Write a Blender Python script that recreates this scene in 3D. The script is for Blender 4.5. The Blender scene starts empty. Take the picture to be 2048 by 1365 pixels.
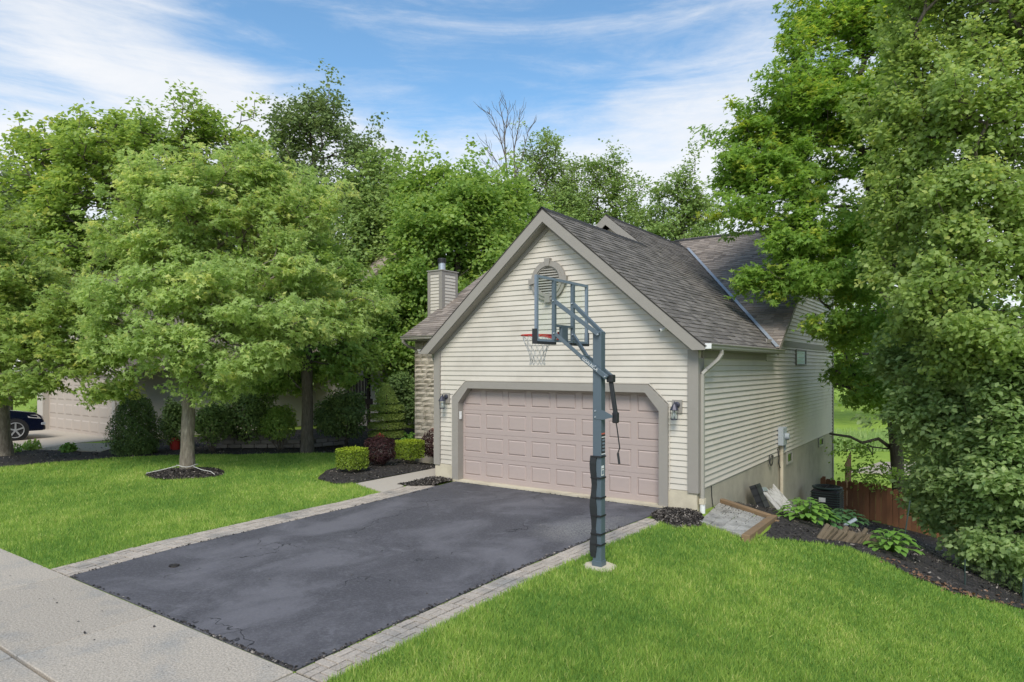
import bpy, math, random
import numpy as np
from mathutils import Vector, Matrix
SC = bpy.context.scene
COL = SC.collection
random.seed(7)
RNG = np.random.default_rng(11)
R = math.radians

# ------------------------------------------------------------------ camera, sky, sun, exposure
F_PX, YAW, CAM, HOR = 1326.7, 0.61297, Vector((7.348, -11.952, 2.639)), 733.1
cam_d = bpy.data.cameras.new('camera'); cam = bpy.data.objects.new('camera', cam_d); COL.objects.link(cam)
cam.location = CAM; cam.rotation_euler = (R(90), 0, YAW)
cam_d.sensor_width = 36; cam_d.lens = 36 * F_PX / 2048; cam_d.shift_y = (HOR - 682.5) / 2048
cam_d.clip_start = .05; cam_d.clip_end = 2000
SC.camera = cam
SC.view_settings.view_transform = 'Standard'; SC.view_settings.look = 'None'
SC.view_settings.exposure = 1.0; SC.view_settings.gamma = 1; SC.view_settings.use_curve_mapping = False
SC.cycles.max_bounces = 8; SC.cycles.diffuse_bounces = 6; SC.cycles.transparent_max_bounces = 8
SC.cycles.transmission_bounces = 4; SC.cycles.glossy_bounces = 2
SC.cycles.use_denoising = True

SUN_EL, SUN_AZ = 46, 152          # azimuth clockwise from +Y (behind the camera, a little to the right)
world = bpy.data.worlds.new("World"); SC.world = world; world.use_nodes = True
nt = world.node_tree; nt.nodes.clear()
N = nt.nodes.new; L = nt.links.new
def math_n(op, a, b=None, tree=None, clamp=False):
    t = tree or nt
    n = t.nodes.new('ShaderNodeMath'); n.operation = op; n.use_clamp = clamp
    for i, v in enumerate((a, b)):
        if v is None: continue
        if isinstance(v, (int, float)): n.inputs[i].default_value = v
        else: t.links.new(v, n.inputs[i])
    return n.outputs[0]
out = N('ShaderNodeOutputWorld'); bg = N('ShaderNodeBackground'); L(bg.outputs[0], out.inputs[0])
bg.inputs[1].default_value = 0.12
sky = N('ShaderNodeTexSky'); sky.sky_type = 'NISHITA'; sky.sun_disc = False
sky.sun_elevation = R(SUN_EL); sky.sun_rotation = R(SUN_AZ); sky.air_density = 1.0; sky.dust_density = 0.4; sky.ozone_density = 2.0
tc = N('ShaderNodeTexCoord'); sp = N('ShaderNodeSeparateXYZ'); L(tc.outputs['Generated'], sp.inputs[0])
az = math_n('ADD', math_n('ARCTAN2', sp.outputs[0], sp.outputs[1]), YAW)      # 0 = the way the camera looks, right positive
el = math_n('ARCSINE', sp.outputs[2])
cx = N('ShaderNodeCombineXYZ'); L(az, cx.inputs[0]); L(el, cx.inputs[1])
def wn(sx, sy, sc, det, rough, off, dist=0.0):
    m = N('ShaderNodeMapping'); m.inputs['Scale'].default_value = (sx, sy, 1); m.inputs['Location'].default_value = (off, off * .37, off * .7)
    L(cx.outputs[0], m.inputs[0])
    n = N('ShaderNodeTexNoise'); n.inputs['Scale'].default_value = sc; n.inputs['Detail'].default_value = det
    n.inputs['Roughness'].default_value = rough; n.inputs['Distortion'].default_value = dist
    L(m.outputs[0], n.inputs[0]); return n.outputs[0]
def smooth(x, a, b):
    n = N('ShaderNodeMapRange'); n.interpolation_type = 'SMOOTHSTEP'
    L(x, n.inputs[0]); n.inputs[1].default_value = a; n.inputs[2].default_value = b
    n.inputs[3].default_value = 0; n.inputs[4].default_value = 1; return n.outputs[0]
wob = wn(1.2, 2.4, 2.2, 4, .55, 3.1)
elw = math_n('ADD', el, math_n('MULTIPLY', math_n('SUBTRACT', wob, .5), .16))
streak = wn(1.0, 6.5, 2.6, 8, .62, 8.0, .6)
fine = wn(1.0, 4.0, 9, 8, .7, 1.0, .4)
tex = math_n('ADD', math_n('MULTIPLY', streak, .72), math_n('MULTIPLY', fine, .28))
haze_c = math_n('SUBTRACT', 1.0, smooth(elw, .20, .46))                          # cloudier towards the horizon
# a long band that climbs to the left, and a patch of streaks to the right
diag = math_n('ADD', elw, math_n('MULTIPLY', az, .52))
band = math_n('MULTIPLY', smooth(diag, .02, .10), math_n('SUBTRACT', 1.0, smooth(diag, .17, .27)))
band = math_n('MULTIPLY', band, math_n('SUBTRACT', 1.0, smooth(az, -.25, .0)))
right = math_n('MULTIPLY', smooth(az, .02, .34), math_n('SUBTRACT', 1.0, smooth(az, .9, 1.4)))
cover = math_n('ADD', math_n('ADD', math_n('MULTIPLY', haze_c, .46), math_n('MULTIPLY', band, .22)), math_n('MULTIPLY', right, .16))
dens = smooth(math_n('ADD', tex, cover), .45, .93)
mx = N('ShaderNodeMix'); mx.data_type = 'RGBA'; L(math_n('MULTIPLY', dens, .9), mx.inputs[0])
tint = N('ShaderNodeMix'); tint.data_type = 'RGBA'; tint.blend_type = 'MULTIPLY'; tint.inputs[0].default_value = 1
L(sky.outputs[0], tint.inputs[6]); tint.inputs[7].default_value = (0.68, 0.86, 0.88, 1)
L(tint.outputs[2], mx.inputs[6])
cv = N('ShaderNodeMix'); cv.data_type = 'RGBA'; L(wn(1.0, 3.2, 4.5, 7, .6, 5.0, .5), cv.inputs[0])
cv.inputs[6].default_value = (3.15, 3.4, 3.75, 1); cv.inputs[7].default_value = (4.75, 4.6, 4.45, 1); L(cv.outputs[2], mx.inputs[7])
L(mx.outputs[2], bg.inputs[0])

sun_d = bpy.data.lights.new('sun', 'SUN'); sun = bpy.data.objects.new('sun', sun_d); COL.objects.link(sun)
sun_d.energy = 1.75; sun_d.angle = R(26); sun_d.color = (1, .93, .82)
sdir = Vector((math.sin(R(SUN_AZ)) * math.cos(R(SUN_EL)), math.cos(R(SUN_AZ)) * math.cos(R(SUN_EL)), math.sin(R(SUN_EL))))
sun.rotation_euler = (-sdir).to_track_quat('-Z', 'Y').to_euler(); sun.location = (0, -10, 30)

# ------------------------------------------------------------------ places read off the survey of the photograph
FW = Vector((-math.sin(YAW), math.cos(YAW), 0)); RT = Vector((math.cos(YAW), math.sin(YAW), 0))
def at(px, py, D=None, Z=None, X=None, Y=None):
    d = FW * F_PX + RT * (px - 1024) + Vector((0, 0, HOR - py))
    if D is not None: t = D / F_PX
    elif Z is not None: t = (Z - CAM.z) / d.z
    elif X is not None: t = (X - CAM.x) / d.x
    else: t = (Y - CAM.y) / d.y
    return CAM + d * t
GY = [-40, 0, 1.5, 3, 5, 8, 10, 13.6, 18, 25, 45, 75, 110, 200]
GZ = [0, 0, .08, .42, .85, 1.5, 1.85, 2.35, 2.65, 2.85, 2.9, 2.0, .3, -4]
def H(x, y):
    x = np.asarray(x, float); y = np.asarray(y, float)
    s = np.clip(x - 3.0, 0, None)
    side = np.where(s < 5, .05 * s + .036 * s * s, 1.15 + .3 * (s - 5)) * np.interp(y, [-14, -5, 1, 12, 20], [.55, .8, 1, .6, 0])
    side = np.minimum(side, 2.6)
    w = np.clip((x + 14) / 12, 0, 1); w = w * w * (3 - 2 * w)
    back = np.interp(y, [30, 60], [0, 1]); w = np.maximum(w, back)
    g = np.interp(y, GY, GZ) * w
    return -(g + side)
def Hs(x, y): return float(H(x, y))
def ground_at(px, py):
    """the point of the terrain seen at that place of the photograph"""
    lo, hi = 3.0, 200.0
    prev = lo
    for i in range(400):
        D = lo * (hi / lo) ** (i / 399)
        p = at(px, py, D=D)
        if p.z < Hs(p.x, p.y):
            a, b = prev, D
            for _ in range(30):
                m = (a + b) / 2; q = at(px, py, D=m)
                if q.z < Hs(q.x, q.y): b = m
                else: a = m
            return at(px, py, D=(a + b) / 2)
        prev = D
    return at(px, py, D=hi)

# ------------------------------------------------------------------ materials
MATS = {}
def material(name, color, rough=.8, var=.12, scale=8, bump=0, bscale=60, color2=None, c2scale=1.5, c2amt=.5, objvar=0, metallic=0, island=0, spec=.4, stretch=None, detail=6):
    if name in MATS: return MATS[name]
    m = bpy.data.materials.new(name); m.use_nodes = True; t = m.node_tree; b = t.nodes['Principled BSDF']
    b.inputs['Roughness'].default_value = rough; b.inputs['Metallic'].default_value = metallic
    b.inputs['Specular IOR Level'].default_value = spec
    geo = t.nodes.new('ShaderNodeNewGeometry'); vec = geo.outputs['Position']
    if stretch:
        mp = t.nodes.new('ShaderNodeMapping'); mp.inputs['Scale'].default_value = stretch; t.links.new(vec, mp.inputs[0]); vec = mp.outputs[0]
    def noise(s, det=detail, r=.6):
        n = t.nodes.new('ShaderNodeTexNoise'); n.inputs['Scale'].default_value = s; n.inputs['Detail'].default_value = det
        n.inputs['Roughness'].default_value = r; t.links.new(vec, n.inputs[0]); return n.outputs[0]
    col = None
    rgb = t.nodes.new('ShaderNodeRGB'); rgb.outputs[0].default_value = (*color, 1); col = rgb.outputs[0]
    if color2:
        mixn = t.nodes.new('ShaderNodeMix'); mixn.data_type = 'RGBA'
        mr = t.nodes.new('ShaderNodeMapRange'); mr.inputs[1].default_value = .62 - c2amt * .35; mr.inputs[2].default_value = .72 - c2amt * .12
        t.links.new(noise(c2scale), mr.inputs[0]); t.links.new(mr.outputs[0], mixn.inputs[0])
        t.links.new(col, mixn.inputs[6]); mixn.inputs[7].default_value = (*color2, 1); col = mixn.outputs[2]
    hsv = t.nodes.new('ShaderNodeHueSaturation'); t.links.new(col, hsv.inputs['Color'])
    v = math_n('ADD', math_n('MULTIPLY', noise(scale), 2 * var, t), 1 - var, t)
    if objvar:
        oi = t.nodes.new('ShaderNodeObjectInfo')
        r = oi.outputs['Random']
        if island: r = math_n('FRACT', math_n('ADD', r, geo.outputs['Random Per Island'], t), None, t)
        v = math_n('ADD', v, math_n('MULTIPLY', math_n('SUBTRACT', r, .5, t), 2 * objvar, t), t)
    t.links.new(v, hsv.inputs['Value']); t.links.new(hsv.outputs[0], b.inputs['Base Color'])
    if bump:
        bn = t.nodes.new('ShaderNodeBump'); bn.inputs['Strength'].default_value = min(1, bump); bn.inputs['Distance'].default_value = .01
        t.links.new(noise(bscale, 4, .7), bn.inputs['Height']); t.links.new(bn.outputs[0], b.inputs['Normal'])
    MATS[name] = m; return m

def leaf_material(name, dark, light, young=None, trans=.35, gloss=.25):
    m = bpy.data.materials.new(name); m.use_nodes = True; t = m.node_tree; t.nodes.clear()
    o = t.nodes.new('ShaderNodeOutputMaterial')
    a = t.nodes.new('ShaderNodeAttribute'); a.attribute_name = 'tint'
    cr = t.nodes.new('ShaderNodeValToRGB'); e = cr.color_ramp.elements
    e[0].position = 0; e[0].color = (*dark, 1); e[1].position = .8; e[1].color = (*light, 1)
    k = e.new(1.0); k.color = (*(young or light), 1)
    t.links.new(a.outputs['Fac'], cr.inputs[0])
    b = t.nodes.new('ShaderNodeBsdfPrincipled'); b.inputs['Roughness'].default_value = .5; b.inputs['Specular IOR Level'].default_value = gloss
    tr = t.nodes.new('ShaderNodeBsdfTranslucent'); ms = t.nodes.new('ShaderNodeMixShader'); ms.inputs[0].default_value = trans
    hs = t.nodes.new('ShaderNodeHueSaturation'); hs.inputs['Hue'].default_value = .485; hs.inputs['Value'].default_value = 1.5; hs.inputs['Saturation'].default_value = 1.1
    t.links.new(cr.outputs[0], b.inputs['Base Color']); t.links.new(cr.outputs[0], hs.inputs['Color']); t.links.new(hs.outputs[0], tr.inputs[0])
    t.links.new(b.outputs[0], ms.inputs[1]); t.links.new(tr.outputs[0], ms.inputs[2]); t.links.new(ms.outputs[0], o.inputs[0])
    MATS[name] = m; return m

M = {}
M['siding'] = material('vinyl_siding', (.56, .515, .445), .55, .07, 3, .06, 90, color2=(.485, .44, .375), c2scale=.9, c2amt=.35, objvar=.025)
M['trim'] = material('taupe_trim', (.285, .262, .232), .65, .07, 5, .15, 60)
M['trim_light'] = material('taupe_metal', (.35, .33, .29), .45, .06, 5)
M['soffit'] = material('soffit', (.27, .25, .22), .7, .06, 4)
M['door'] = material('garage_door_paint', (.40, .325, .297), .6, .05, 4, .25, 130, stretch=(.35, .35, 3), objvar=0)
M['found'] = material('painted_foundation', (.55, .49, .37), .85, .08, 4, .5, 50, color2=(.40, .35, .26), c2scale=1.4, c2amt=.4)
M['stucco'] = material('parged_foundation', (.40, .365, .28), .95, .12, 5, 1, 38, color2=(.30, .28, .22), c2scale=1.1, c2amt=.5)
M['shingle'] = material('asphalt_shingle', (.150, .134, .120), .95, .2, 70, .6, 220, objvar=.34, island=1)
M['shingle_w'] = material('asphalt_shingle_weathered', (.25, .21, .18), .95, .2, 70, .6, 220, objvar=.30, island=1)
M['ridge'] = material('ridge_cap', (.035, .034, .034), .95, .2, 60, .4, 200, objvar=.2)
M['deck'] = material('roof_underlay', (.05, .045, .04), .9)
M['stone'] = material('cut_limestone', (.47, .42, .35), .9, .16, 7, 1, 26, color2=(.36, .31, .25), c2scale=2.2, c2amt=.45, objvar=.17)
M['mortar'] = material('mortar', (.30, .27, .23), .95, .15, 30)
M['galv'] = material('galvanised_metal', (.50, .54, .60), .35, .1, 10, metallic=.6)
M['flash'] = material('valley_flashing', (.36, .39, .43), .5, .25, 9, metallic=.4)
M['black'] = material('black_metal', (.018, .018, .02), .5, .1, 20)
M['lantern'] = material('dark_bronze', (.055, .055, .075), .45, .2, 40, metallic=.4)
M['white'] = material('white_plastic', (.72, .72, .70), .5, .06, 10)
M['grey_box'] = material('grey_utility_paint', (.33, .37, .40), .5, .1, 8)
M['concrete'] = material('sidewalk_concrete', (.42, .365, .30), .95, .85, 48, 1, 60, color2=(.32, .30, .27), c2scale=1.4, c2amt=.3, objvar=.05, detail=10)
M['paver_old'] = material('old_landing_brick', (.36, .345, .315), .95, .5, 30, .8, 70, color2=(.22, .21, .19), c2scale=3, c2amt=.4, objvar=.12)
M['walk'] = material('front_walk_concrete', (.44, .39, .33), .95, .1, 20, .6, 70)
M['paver'] = material('concrete_paver', (.43, .37, .31), .95, .6, 42, .8, 80, color2=(.26, .245, .225), c2scale=1.2, c2amt=.3, objvar=.12)
M['paver_bed'] = material('paver_joint_sand', (.075, .065, .05), .95, .2, 30)
M['soil'] = material('soil', (.045, .038, .028), 1, .3, 12, .5, 40)
M['mulch'] = material('black_mulch', (.022, .019, .018), .95, .35, 30, .8, 60, color2=(.075, .064, .056), c2scale=22, c2amt=.4)
M['bark'] = material('grey_bark', (.17, .145, .11), .95, .8, 9, 1, 22, stretch=(3, 3, .6), color2=(.27, .24, .19), c2scale=6, c2amt=.45)
M['bark_dark'] = material('dark_bark', (.10, .085, .066), .95, .8, 9, 1, 20, stretch=(3, 3, .6), color2=(.15, .13, .105), c2scale=5, c2amt=.35)
M['timber'] = material('landscape_timber', (.22, .145, .08), .9, .22, 6, .6, 50, color2=(.17, .12, .075), c2scale=3, c2amt=.4, objvar=.12)
M['fence'] = material('stained_fence', (.20, .088, .045), .85, .25, 8, .5, 50, objvar=.25, stretch=(2, 2, .5))
M['hoop'] = material('blue_grey_powder_coat', (.085, .115, .14), .38, .05, 5, spec=.5)
M['hoop_l'] = material('light_powder_coat', (.17, .21, .26), .35, .05, 5, spec=.5)
M['red'] = material('red_rim', (.50, .035, .025), .4, .08, 20)
M['net'] = material('net_cord', (.55, .54, .52), .8, .2, 90, color2=(.12, .12, .12), c2scale=30, c2amt=.4)
M['pad'] = material('black_pole_pad', (.022, .024, .026), .55, .2, 10, .3, 30)
M['bolt'] = material('zinc_bolt', (.55, .57, .6), .35, .05, 10, metallic=.7)
M['sticker'] = material('sticker_white', (.75, .75, .74), .5, .02, 10)
M['sticker_b'] = material('sticker_dark', (.03, .03, .035), .5, .05, 10)
M['sticker_r'] = material('sticker_red', (.55, .12, .08), .5, .05, 10)
M['car'] = material('dark_blue_car_paint', (.003, .005, .018), .16, .03, 3, spec=.7)
M['tyre'] = material('tyre_rubber', (.02, .02, .021), .8, .1, 20)
M['rim'] = material('alloy_rim', (.55, .56, .58), .3, .03, 10, metallic=.6)
M['nb_wall'] = material('neighbour_siding', (.44, .40, .35), .7, .05, 3)
M['nb_door'] = material('neighbour_door', (.42, .36, .31), .7, .05, 4)
M['rock'] = material('boulder', (.20, .185, .165), .95, .25, 6, 1, 20, objvar=.15)
M['log'] = material('weathered_log', (.13, .10, .065), .95, .3, 7, 1, 30, objvar=.2)
M['gravel'] = material('pea_gravel', (.36, .31, .24), .95, .4, 60, 1, 90)
M['red_can'] = material('red_plastic', (.32, .02, .015), .5, .1, 10)
M['deadleaf'] = material('fallen_leaf', (.20, .11, .06), .8, .3, 20, objvar=.3)
M['rope'] = material('white_rope', (.55, .54, .50), .8, .1, 40)
M['brown_deck'] = material('dark_deck_stain', (.03, .022, .018), .8, .2, 10)

def glass_material(name, tint, alpha):
    m = bpy.data.materials.new(name); m.use_nodes = True; t = m.node_tree; t.nodes.clear()
    o = t.nodes.new('ShaderNodeOutputMaterial'); tr = t.nodes.new('ShaderNodeBsdfTransparent'); tr.inputs[0].default_value = (*tint, 1)
    g = t.nodes.new('ShaderNodeBsdfGlossy'); g.inputs['Roughness'].default_value = .03; g.inputs[0].default_value = (.9, 1, .97, 1)
    ms = t.nodes.new('ShaderNodeMixShader'); ms.inputs[0].default_value = alpha; t.links.new(tr.outputs[0], ms.inputs[1]); t.links.new(g.outputs[0], ms.inputs[2])
    t.links.new(ms.outputs[0], o.inputs[0]); MATS[name] = m; return m
M['acrylic'] = glass_material('clear_acrylic', (.96, .99, .985), .045)
M['glass'] = glass_material('window_glass', (.20, .22, .22), .22)

# asphalt: worn sealcoat with pale scuffs, cracks and a patch of exposed stone near the garage
def asphalt_material():
    m = bpy.data.materials.new('worn_sealed_asphalt'); m.use_nodes = True; t = m.node_tree; b = t.nodes['Principled BSDF']
    geo = t.nodes.new('ShaderNodeNewGeometry'); pos = geo.outputs['Position']
    def noise(s, det=6, r=.6, d=0, st=None):
        n = t.nodes.new('ShaderNodeTexNoise'); n.inputs['Scale'].default_value = s; n.inputs['Detail'].default_value = det
        n.inputs['Roughness'].default_value = r; n.inputs['Distortion'].default_value = d
        if st:
            mp = t.nodes.new('ShaderNodeMapping'); mp.inputs['Scale'].default_value = st; t.links.new(pos, mp.inputs[0]); t.links.new(mp.outputs[0], n.inputs[0])
        else: t.links.new(pos, n.inputs[0])
        return n.outputs[0]
    def rng(x, a, b_):
        n = t.nodes.new('ShaderNodeMapRange'); n.interpolation_type = 'SMOOTHSTEP'; t.links.new(x, n.inputs[0]); n.inputs[1].default_value = a; n.inputs[2].default_value = b_; return n.outputs[0]
    def mix(f, a, c):
        n = t.nodes.new('ShaderNodeMix'); n.data_type = 'RGBA'; t.links.new(f, n.inputs[0])
        if isinstance(a, tuple): n.inputs[6].default_value = (*a, 1)
        else: t.links.new(a, n.inputs[6])
        if isinstance(c, tuple): n.inputs[7].default_value = (*c, 1)
        else: t.links.new(c, n.inputs[7])
        return n.outputs[2]
    c = mix(rng(noise(.8, 6, .62, .5, (1, .7, 1)), .40, .64), (.072, .069, .076), (.138, .132, .143))
    c = mix(math_n('MULTIPLY', rng(noise(2.4, 9, .75, .8), .54, .76), .6, t), c, (.22, .215, .23))
    c = mix(math_n('MULTIPLY', rng(noise(26, 8, .85), .44, .66), .42, t), c, (.19, .185, .20))
    sx = t.nodes.new('ShaderNodeSeparateXYZ'); t.links.new(pos, sx.inputs[0])
    # bare aggregate towards the right edge near the garage
    dx = math_n('MULTIPLY', math_n('SUBTRACT', sx.outputs[0], 2.1, t), 1.2, t); dy = math_n('MULTIPLY', math_n('ADD', sx.outputs[1], 2.4, t), .75, t)
    dd = math_n('SQRT', math_n('ADD', math_n('MULTIPLY', dx, dx, t), math_n('MULTIPLY', dy, dy, t), t), None, t)
    patch = math_n('MULTIPLY', math_n('SUBTRACT', 1.0, rng(math_n('ADD', dd, noise(1.8, 5), t), .7, 1.5), t), rng(noise(34, 4, .8), .42, .56), t)
    c = mix(math_n('MULTIPLY', patch, .75, t), c, (.30, .285, .26))
    # oil-dark stain in front of the door
    st = math_n('MULTIPLY', rng(sx.outputs[1], -1.6, -.3), rng(noise(1.3, 4), .4, .6), t)
    c = mix(math_n('MULTIPLY', st, .5, t), c, (.04, .04, .043))
    # cracks
    mp = t.nodes.new('ShaderNodeMapping'); t.links.new(pos, mp.inputs[0]); mp.inputs['Scale'].default_value = (.42, .3, 1); mp.inputs['Rotation'].default_value = (0, 0, .5)
    wv = t.nodes.new('ShaderNodeTexNoise'); wv.inputs['Scale'].default_value = 2.5; wv.inputs['Detail'].default_value = 7; t.links.new(pos, wv.inputs[0])
    va = t.nodes.new('ShaderNodeVectorMath'); va.operation = 'MULTIPLY_ADD'; t.links.new(wv.outputs['Color'], va.inputs[0]); va.inputs[1].default_value = (.38, .38, 0); t.links.new(mp.outputs[0], va.inputs[2])
    vo = t.nodes.new('ShaderNodeTexVoronoi'); vo.feature = 'DISTANCE_TO_EDGE'; vo.inputs['Scale'].default_value = 1.0; vo.voronoi_dimensions = '2D'; t.links.new(va.outputs[0], vo.inputs[0])
    crack = math_n('SUBTRACT', 1.0, rng(vo.outputs['Distance'], .0015, .006), t)
    crack = math_n('MULTIPLY', crack, rng(noise(.9, 3, .5, 0, None), .46, .58), t)
    c = mix(math_n('MULTIPLY', crack, .85, t), c, (.018, .018, .02))
    t.links.new(c, b.inputs['Base Color']); b.inputs['Roughness'].default_value = .85; b.inputs['Specular IOR Level'].default_value = .3
    bn = t.nodes.new('ShaderNodeBump'); bn.inputs['Strength'].default_value = .5; bn.inputs['Distance'].default_value = .008
    hh = math_n('SUBTRACT', noise(110, 3, .8), math_n('MULTIPLY', crack, 2.0, t), t)
    t.links.new(hh, bn.inputs['Height']); t.links.new(bn.outputs[0], b.inputs['Normal'])
    return m
M['asphalt'] = asphalt_material()

# ------------------------------------------------------------------ mesh helpers
class MB:
    def __init__(self): self.v = []; self.f = []
    def add(self, vs, fs):
        o = len(self.v); self.v += [tuple(v) for v in vs]; self.f += [tuple(i + o for i in f) for f in fs]; return self
    def box(self, x0, x1, y0, y1, z0, z1):
        return self.add([(x0, y0, z0), (x1, y0, z0), (x1, y1, z0), (x0, y1, z0), (x0, y0, z1), (x1, y0, z1), (x1, y1, z1), (x0, y1, z1)],
                 [(0, 3, 2, 1), (4, 5, 6, 7), (0, 1, 5, 4), (1, 2, 6, 5), (2, 3, 7, 6), (3, 0, 4, 7)])
    def hexa(self, bot, top):       # 4 bottom + 4 top points, counter-clockwise seen from above
        return self.add(list(bot) + list(top), [(0, 3, 2, 1), (4, 5, 6, 7), (0, 1, 5, 4), (1, 2, 6, 5), (2, 3, 7, 6), (3, 0, 4, 7)])
    def beam(self, a, b, w, h, up=(0, 0, 1)):
        a = Vector(a); b = Vector(b); d = (b - a).normalized(); u = Vector(up)
        s = d.cross(u)
        if s.length < 1e-4: s = d.cross(Vector((1, 0, 0)))
        s.normalize(); u = s.cross(d); s = s * w / 2; u = u * h / 2
        return self.hexa([a - s - u, a + s - u, b + s - u, b - s - u], [a - s + u, a + s + u, b + s + u, b - s + u])
    def tube(self, pts, r, n=8, cap=True, closed=False):
        pts = [Vector(p) for p in pts]; rs = r if isinstance(r, (list, tuple)) else [r] * len(pts)
        o = len(self.v); ref = None; m = len(pts)
        for i, p in enumerate(pts):
            if closed: d = (pts[(i + 1) % m] - pts[i - 1]).normalized()
            else: d = (pts[min(i + 1, m - 1)] - pts[max(i - 1, 0)]).normalized()
            if ref is None: ref = d.cross(Vector((0, 0, 1))) if abs(d.z) < .9 else d.cross(Vector((1, 0, 0)))
            ref = (ref - d * ref.dot(d)).normalized(); w = d.cross(ref)
            for k in range(n):
                a = 2 * math.pi * k / n; self.v.append(tuple(p + (ref * math.cos(a) + w * math.sin(a)) * rs[i]))
        for i in range(m if closed else m - 1):
            for k in range(n):
                i2 = (i + 1) % m
                self.f.append((o + i * n + k, o + i * n + (k + 1) % n, o + i2 * n + (k + 1) % n, o + i2 * n + k))
        if cap and not closed:
            self.f.append(tuple(o + k for k in reversed(range(n)))); self.f.append(tuple(o + (m - 1) * n + k for k in range(n)))
        return self
    def prism(self, poly, axis, a, b):      # poly of 2d points extruded along an axis ('x','y','z')
        n = len(poly); o = len(self.v)
        for t in (a, b):
            for p in poly:
                self.v.append({'x': (t, p[0], p[1]), 'y': (p[0], t, p[1]), 'z': (p[0], p[1], t)}[axis])
        self.f.append(tuple(o + k for k in range(n))); self.f.append(tuple(o + n + k for k in reversed(range(n))))
        for k in range(n): self.f.append((o + k, o + n + k, o + n + (k + 1) % n, o + (k + 1) % n))
        return self
    def lathe(self, prof, c, n=16, axis='z'):
        o = len(self.v); m = len(prof)
        for r, h in prof:
            for k in range(n):
                a = 2 * math.pi * k / n
                if axis == 'z': self.v.append((c[0] + r * math.cos(a), c[1] + r * math.sin(a), c[2] + h))
                elif axis == 'y': self.v.append((c[0] + r * math.cos(a), c[1] + h, c[2] + r * math.sin(a)))
                else: self.v.append((c[0] + h, c[1] + r * math.cos(a), c[2] + r * math.sin(a)))
        for i in range(m - 1):
            for k in range(n): self.f.append((o + i * n + k, o + i * n + (k + 1) % n, o + (i + 1) * n + (k + 1) % n, o + (i + 1) * n + k))
        self.f.append(tuple(o + k for k in reversed(range(n)))); self.f.append(tuple(o + (m - 1) * n + k for k in range(n)))
        return self
    def build(self, name, mat, parent=None, bevel=0, smooth=False, label=None):
        me = bpy.data.meshes.new(name); me.from_pydata(self.v, [], self.f); me.update()
        import bmesh
        bm = bmesh.new(); bm.from_mesh(me); bmesh.ops.recalc_face_normals(bm, faces=bm.faces)
        if bevel: bmesh.ops.bevel(bm, geom=list(bm.edges), offset=bevel, segments=1, affect='EDGES', clamp_overlap=True)
        bm.to_mesh(me); bm.free()
        if smooth: me.polygons.foreach_set('use_smooth', [True] * len(me.polygons))
        return link(name, me, mat, parent, label)
def link(name, me, mat, parent=None, label=None):
    if mat is not None and not me.materials: me.materials.append(mat)
    o = bpy.data.objects.new(name, me); COL.objects.link(o)
    if parent is not None: set_parent(o, parent)
    if label: o['label'] = label
    return o
WM = {}
def set_parent(o, parent):
    o.parent = parent
    m = WM.get(parent.name)
    o.matrix_parent_inverse = m.inverted() if m else Matrix.Identity(4)
def tag(o, label=None, cat=None, group=None, kind=None):
    if label: o['label'] = label
    if cat: o['category'] = cat
    if group: o['group'] = group
    if kind: o['kind'] = kind
    return o
def thing(name, label, cat, loc=(0, 0, 0), group=None):
    o = bpy.data.objects.new(name, None); COL.objects.link(o); o.location = loc; o.empty_display_size = .2
    WM[o.name] = Matrix.Translation(Vector(loc)); tag(o, label, cat, group); return o
def place(name, me, loc, parent, rot=(0, 0, 0), scale=(1, 1, 1)):
    """one more piece that shares its mesh"""
    o = bpy.data.objects.new(name, me); COL.objects.link(o); o.location = loc; o.rotation_euler = rot; o.scale = scale
    if parent is not None: set_parent(o, parent)
    return o
def mesh_of(mb, name, mat, bevel=0):
    me = bpy.data.meshes.new(name); me.from_pydata(mb.v, [], mb.f)
    import bmesh
    bm = bmesh.new(); bm.from_mesh(me); bmesh.ops.recalc_face_normals(bm, faces=bm.faces)
    if bevel: bmesh.ops.bevel(bm, geom=list(bm.edges), offset=bevel, segments=1, affect='EDGES', clamp_overlap=True)
    bm.to_mesh(me); bm.free(); me.materials.append(mat); return me
def fast_mesh(name, verts, loops, sizes, mat, parent=None, tint=None, smooth=False):
    """numpy arrays to a mesh: verts (n,3), flat loop indices, polygon sizes"""
    me = bpy.data.meshes.new(name)
    me.vertices.add(len(verts)); me.vertices.foreach_set('co', np.ascontiguousarray(verts, np.float32).ravel())
    me.loops.add(len(loops)); me.loops.foreach_set('vertex_index', np.ascontiguousarray(loops, np.int32))
    sizes = np.asarray(sizes, np.int32); starts = np.concatenate([[0], np.cumsum(sizes)[:-1]]).astype(np.int32)
    me.polygons.add(len(sizes)); me.polygons.foreach_set('loop_start', starts); me.polygons.foreach_set('loop_total', sizes)
    if smooth: me.polygons.foreach_set('use_smooth', np.ones(len(sizes), bool))
    if tint is not None:
        a = me.attributes.new('tint', 'FLOAT', 'POINT'); a.data.foreach_set('value', np.ascontiguousarray(tint, np.float32))
    me.update(calc_edges=True)
    return link(name, me, mat, parent)

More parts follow.
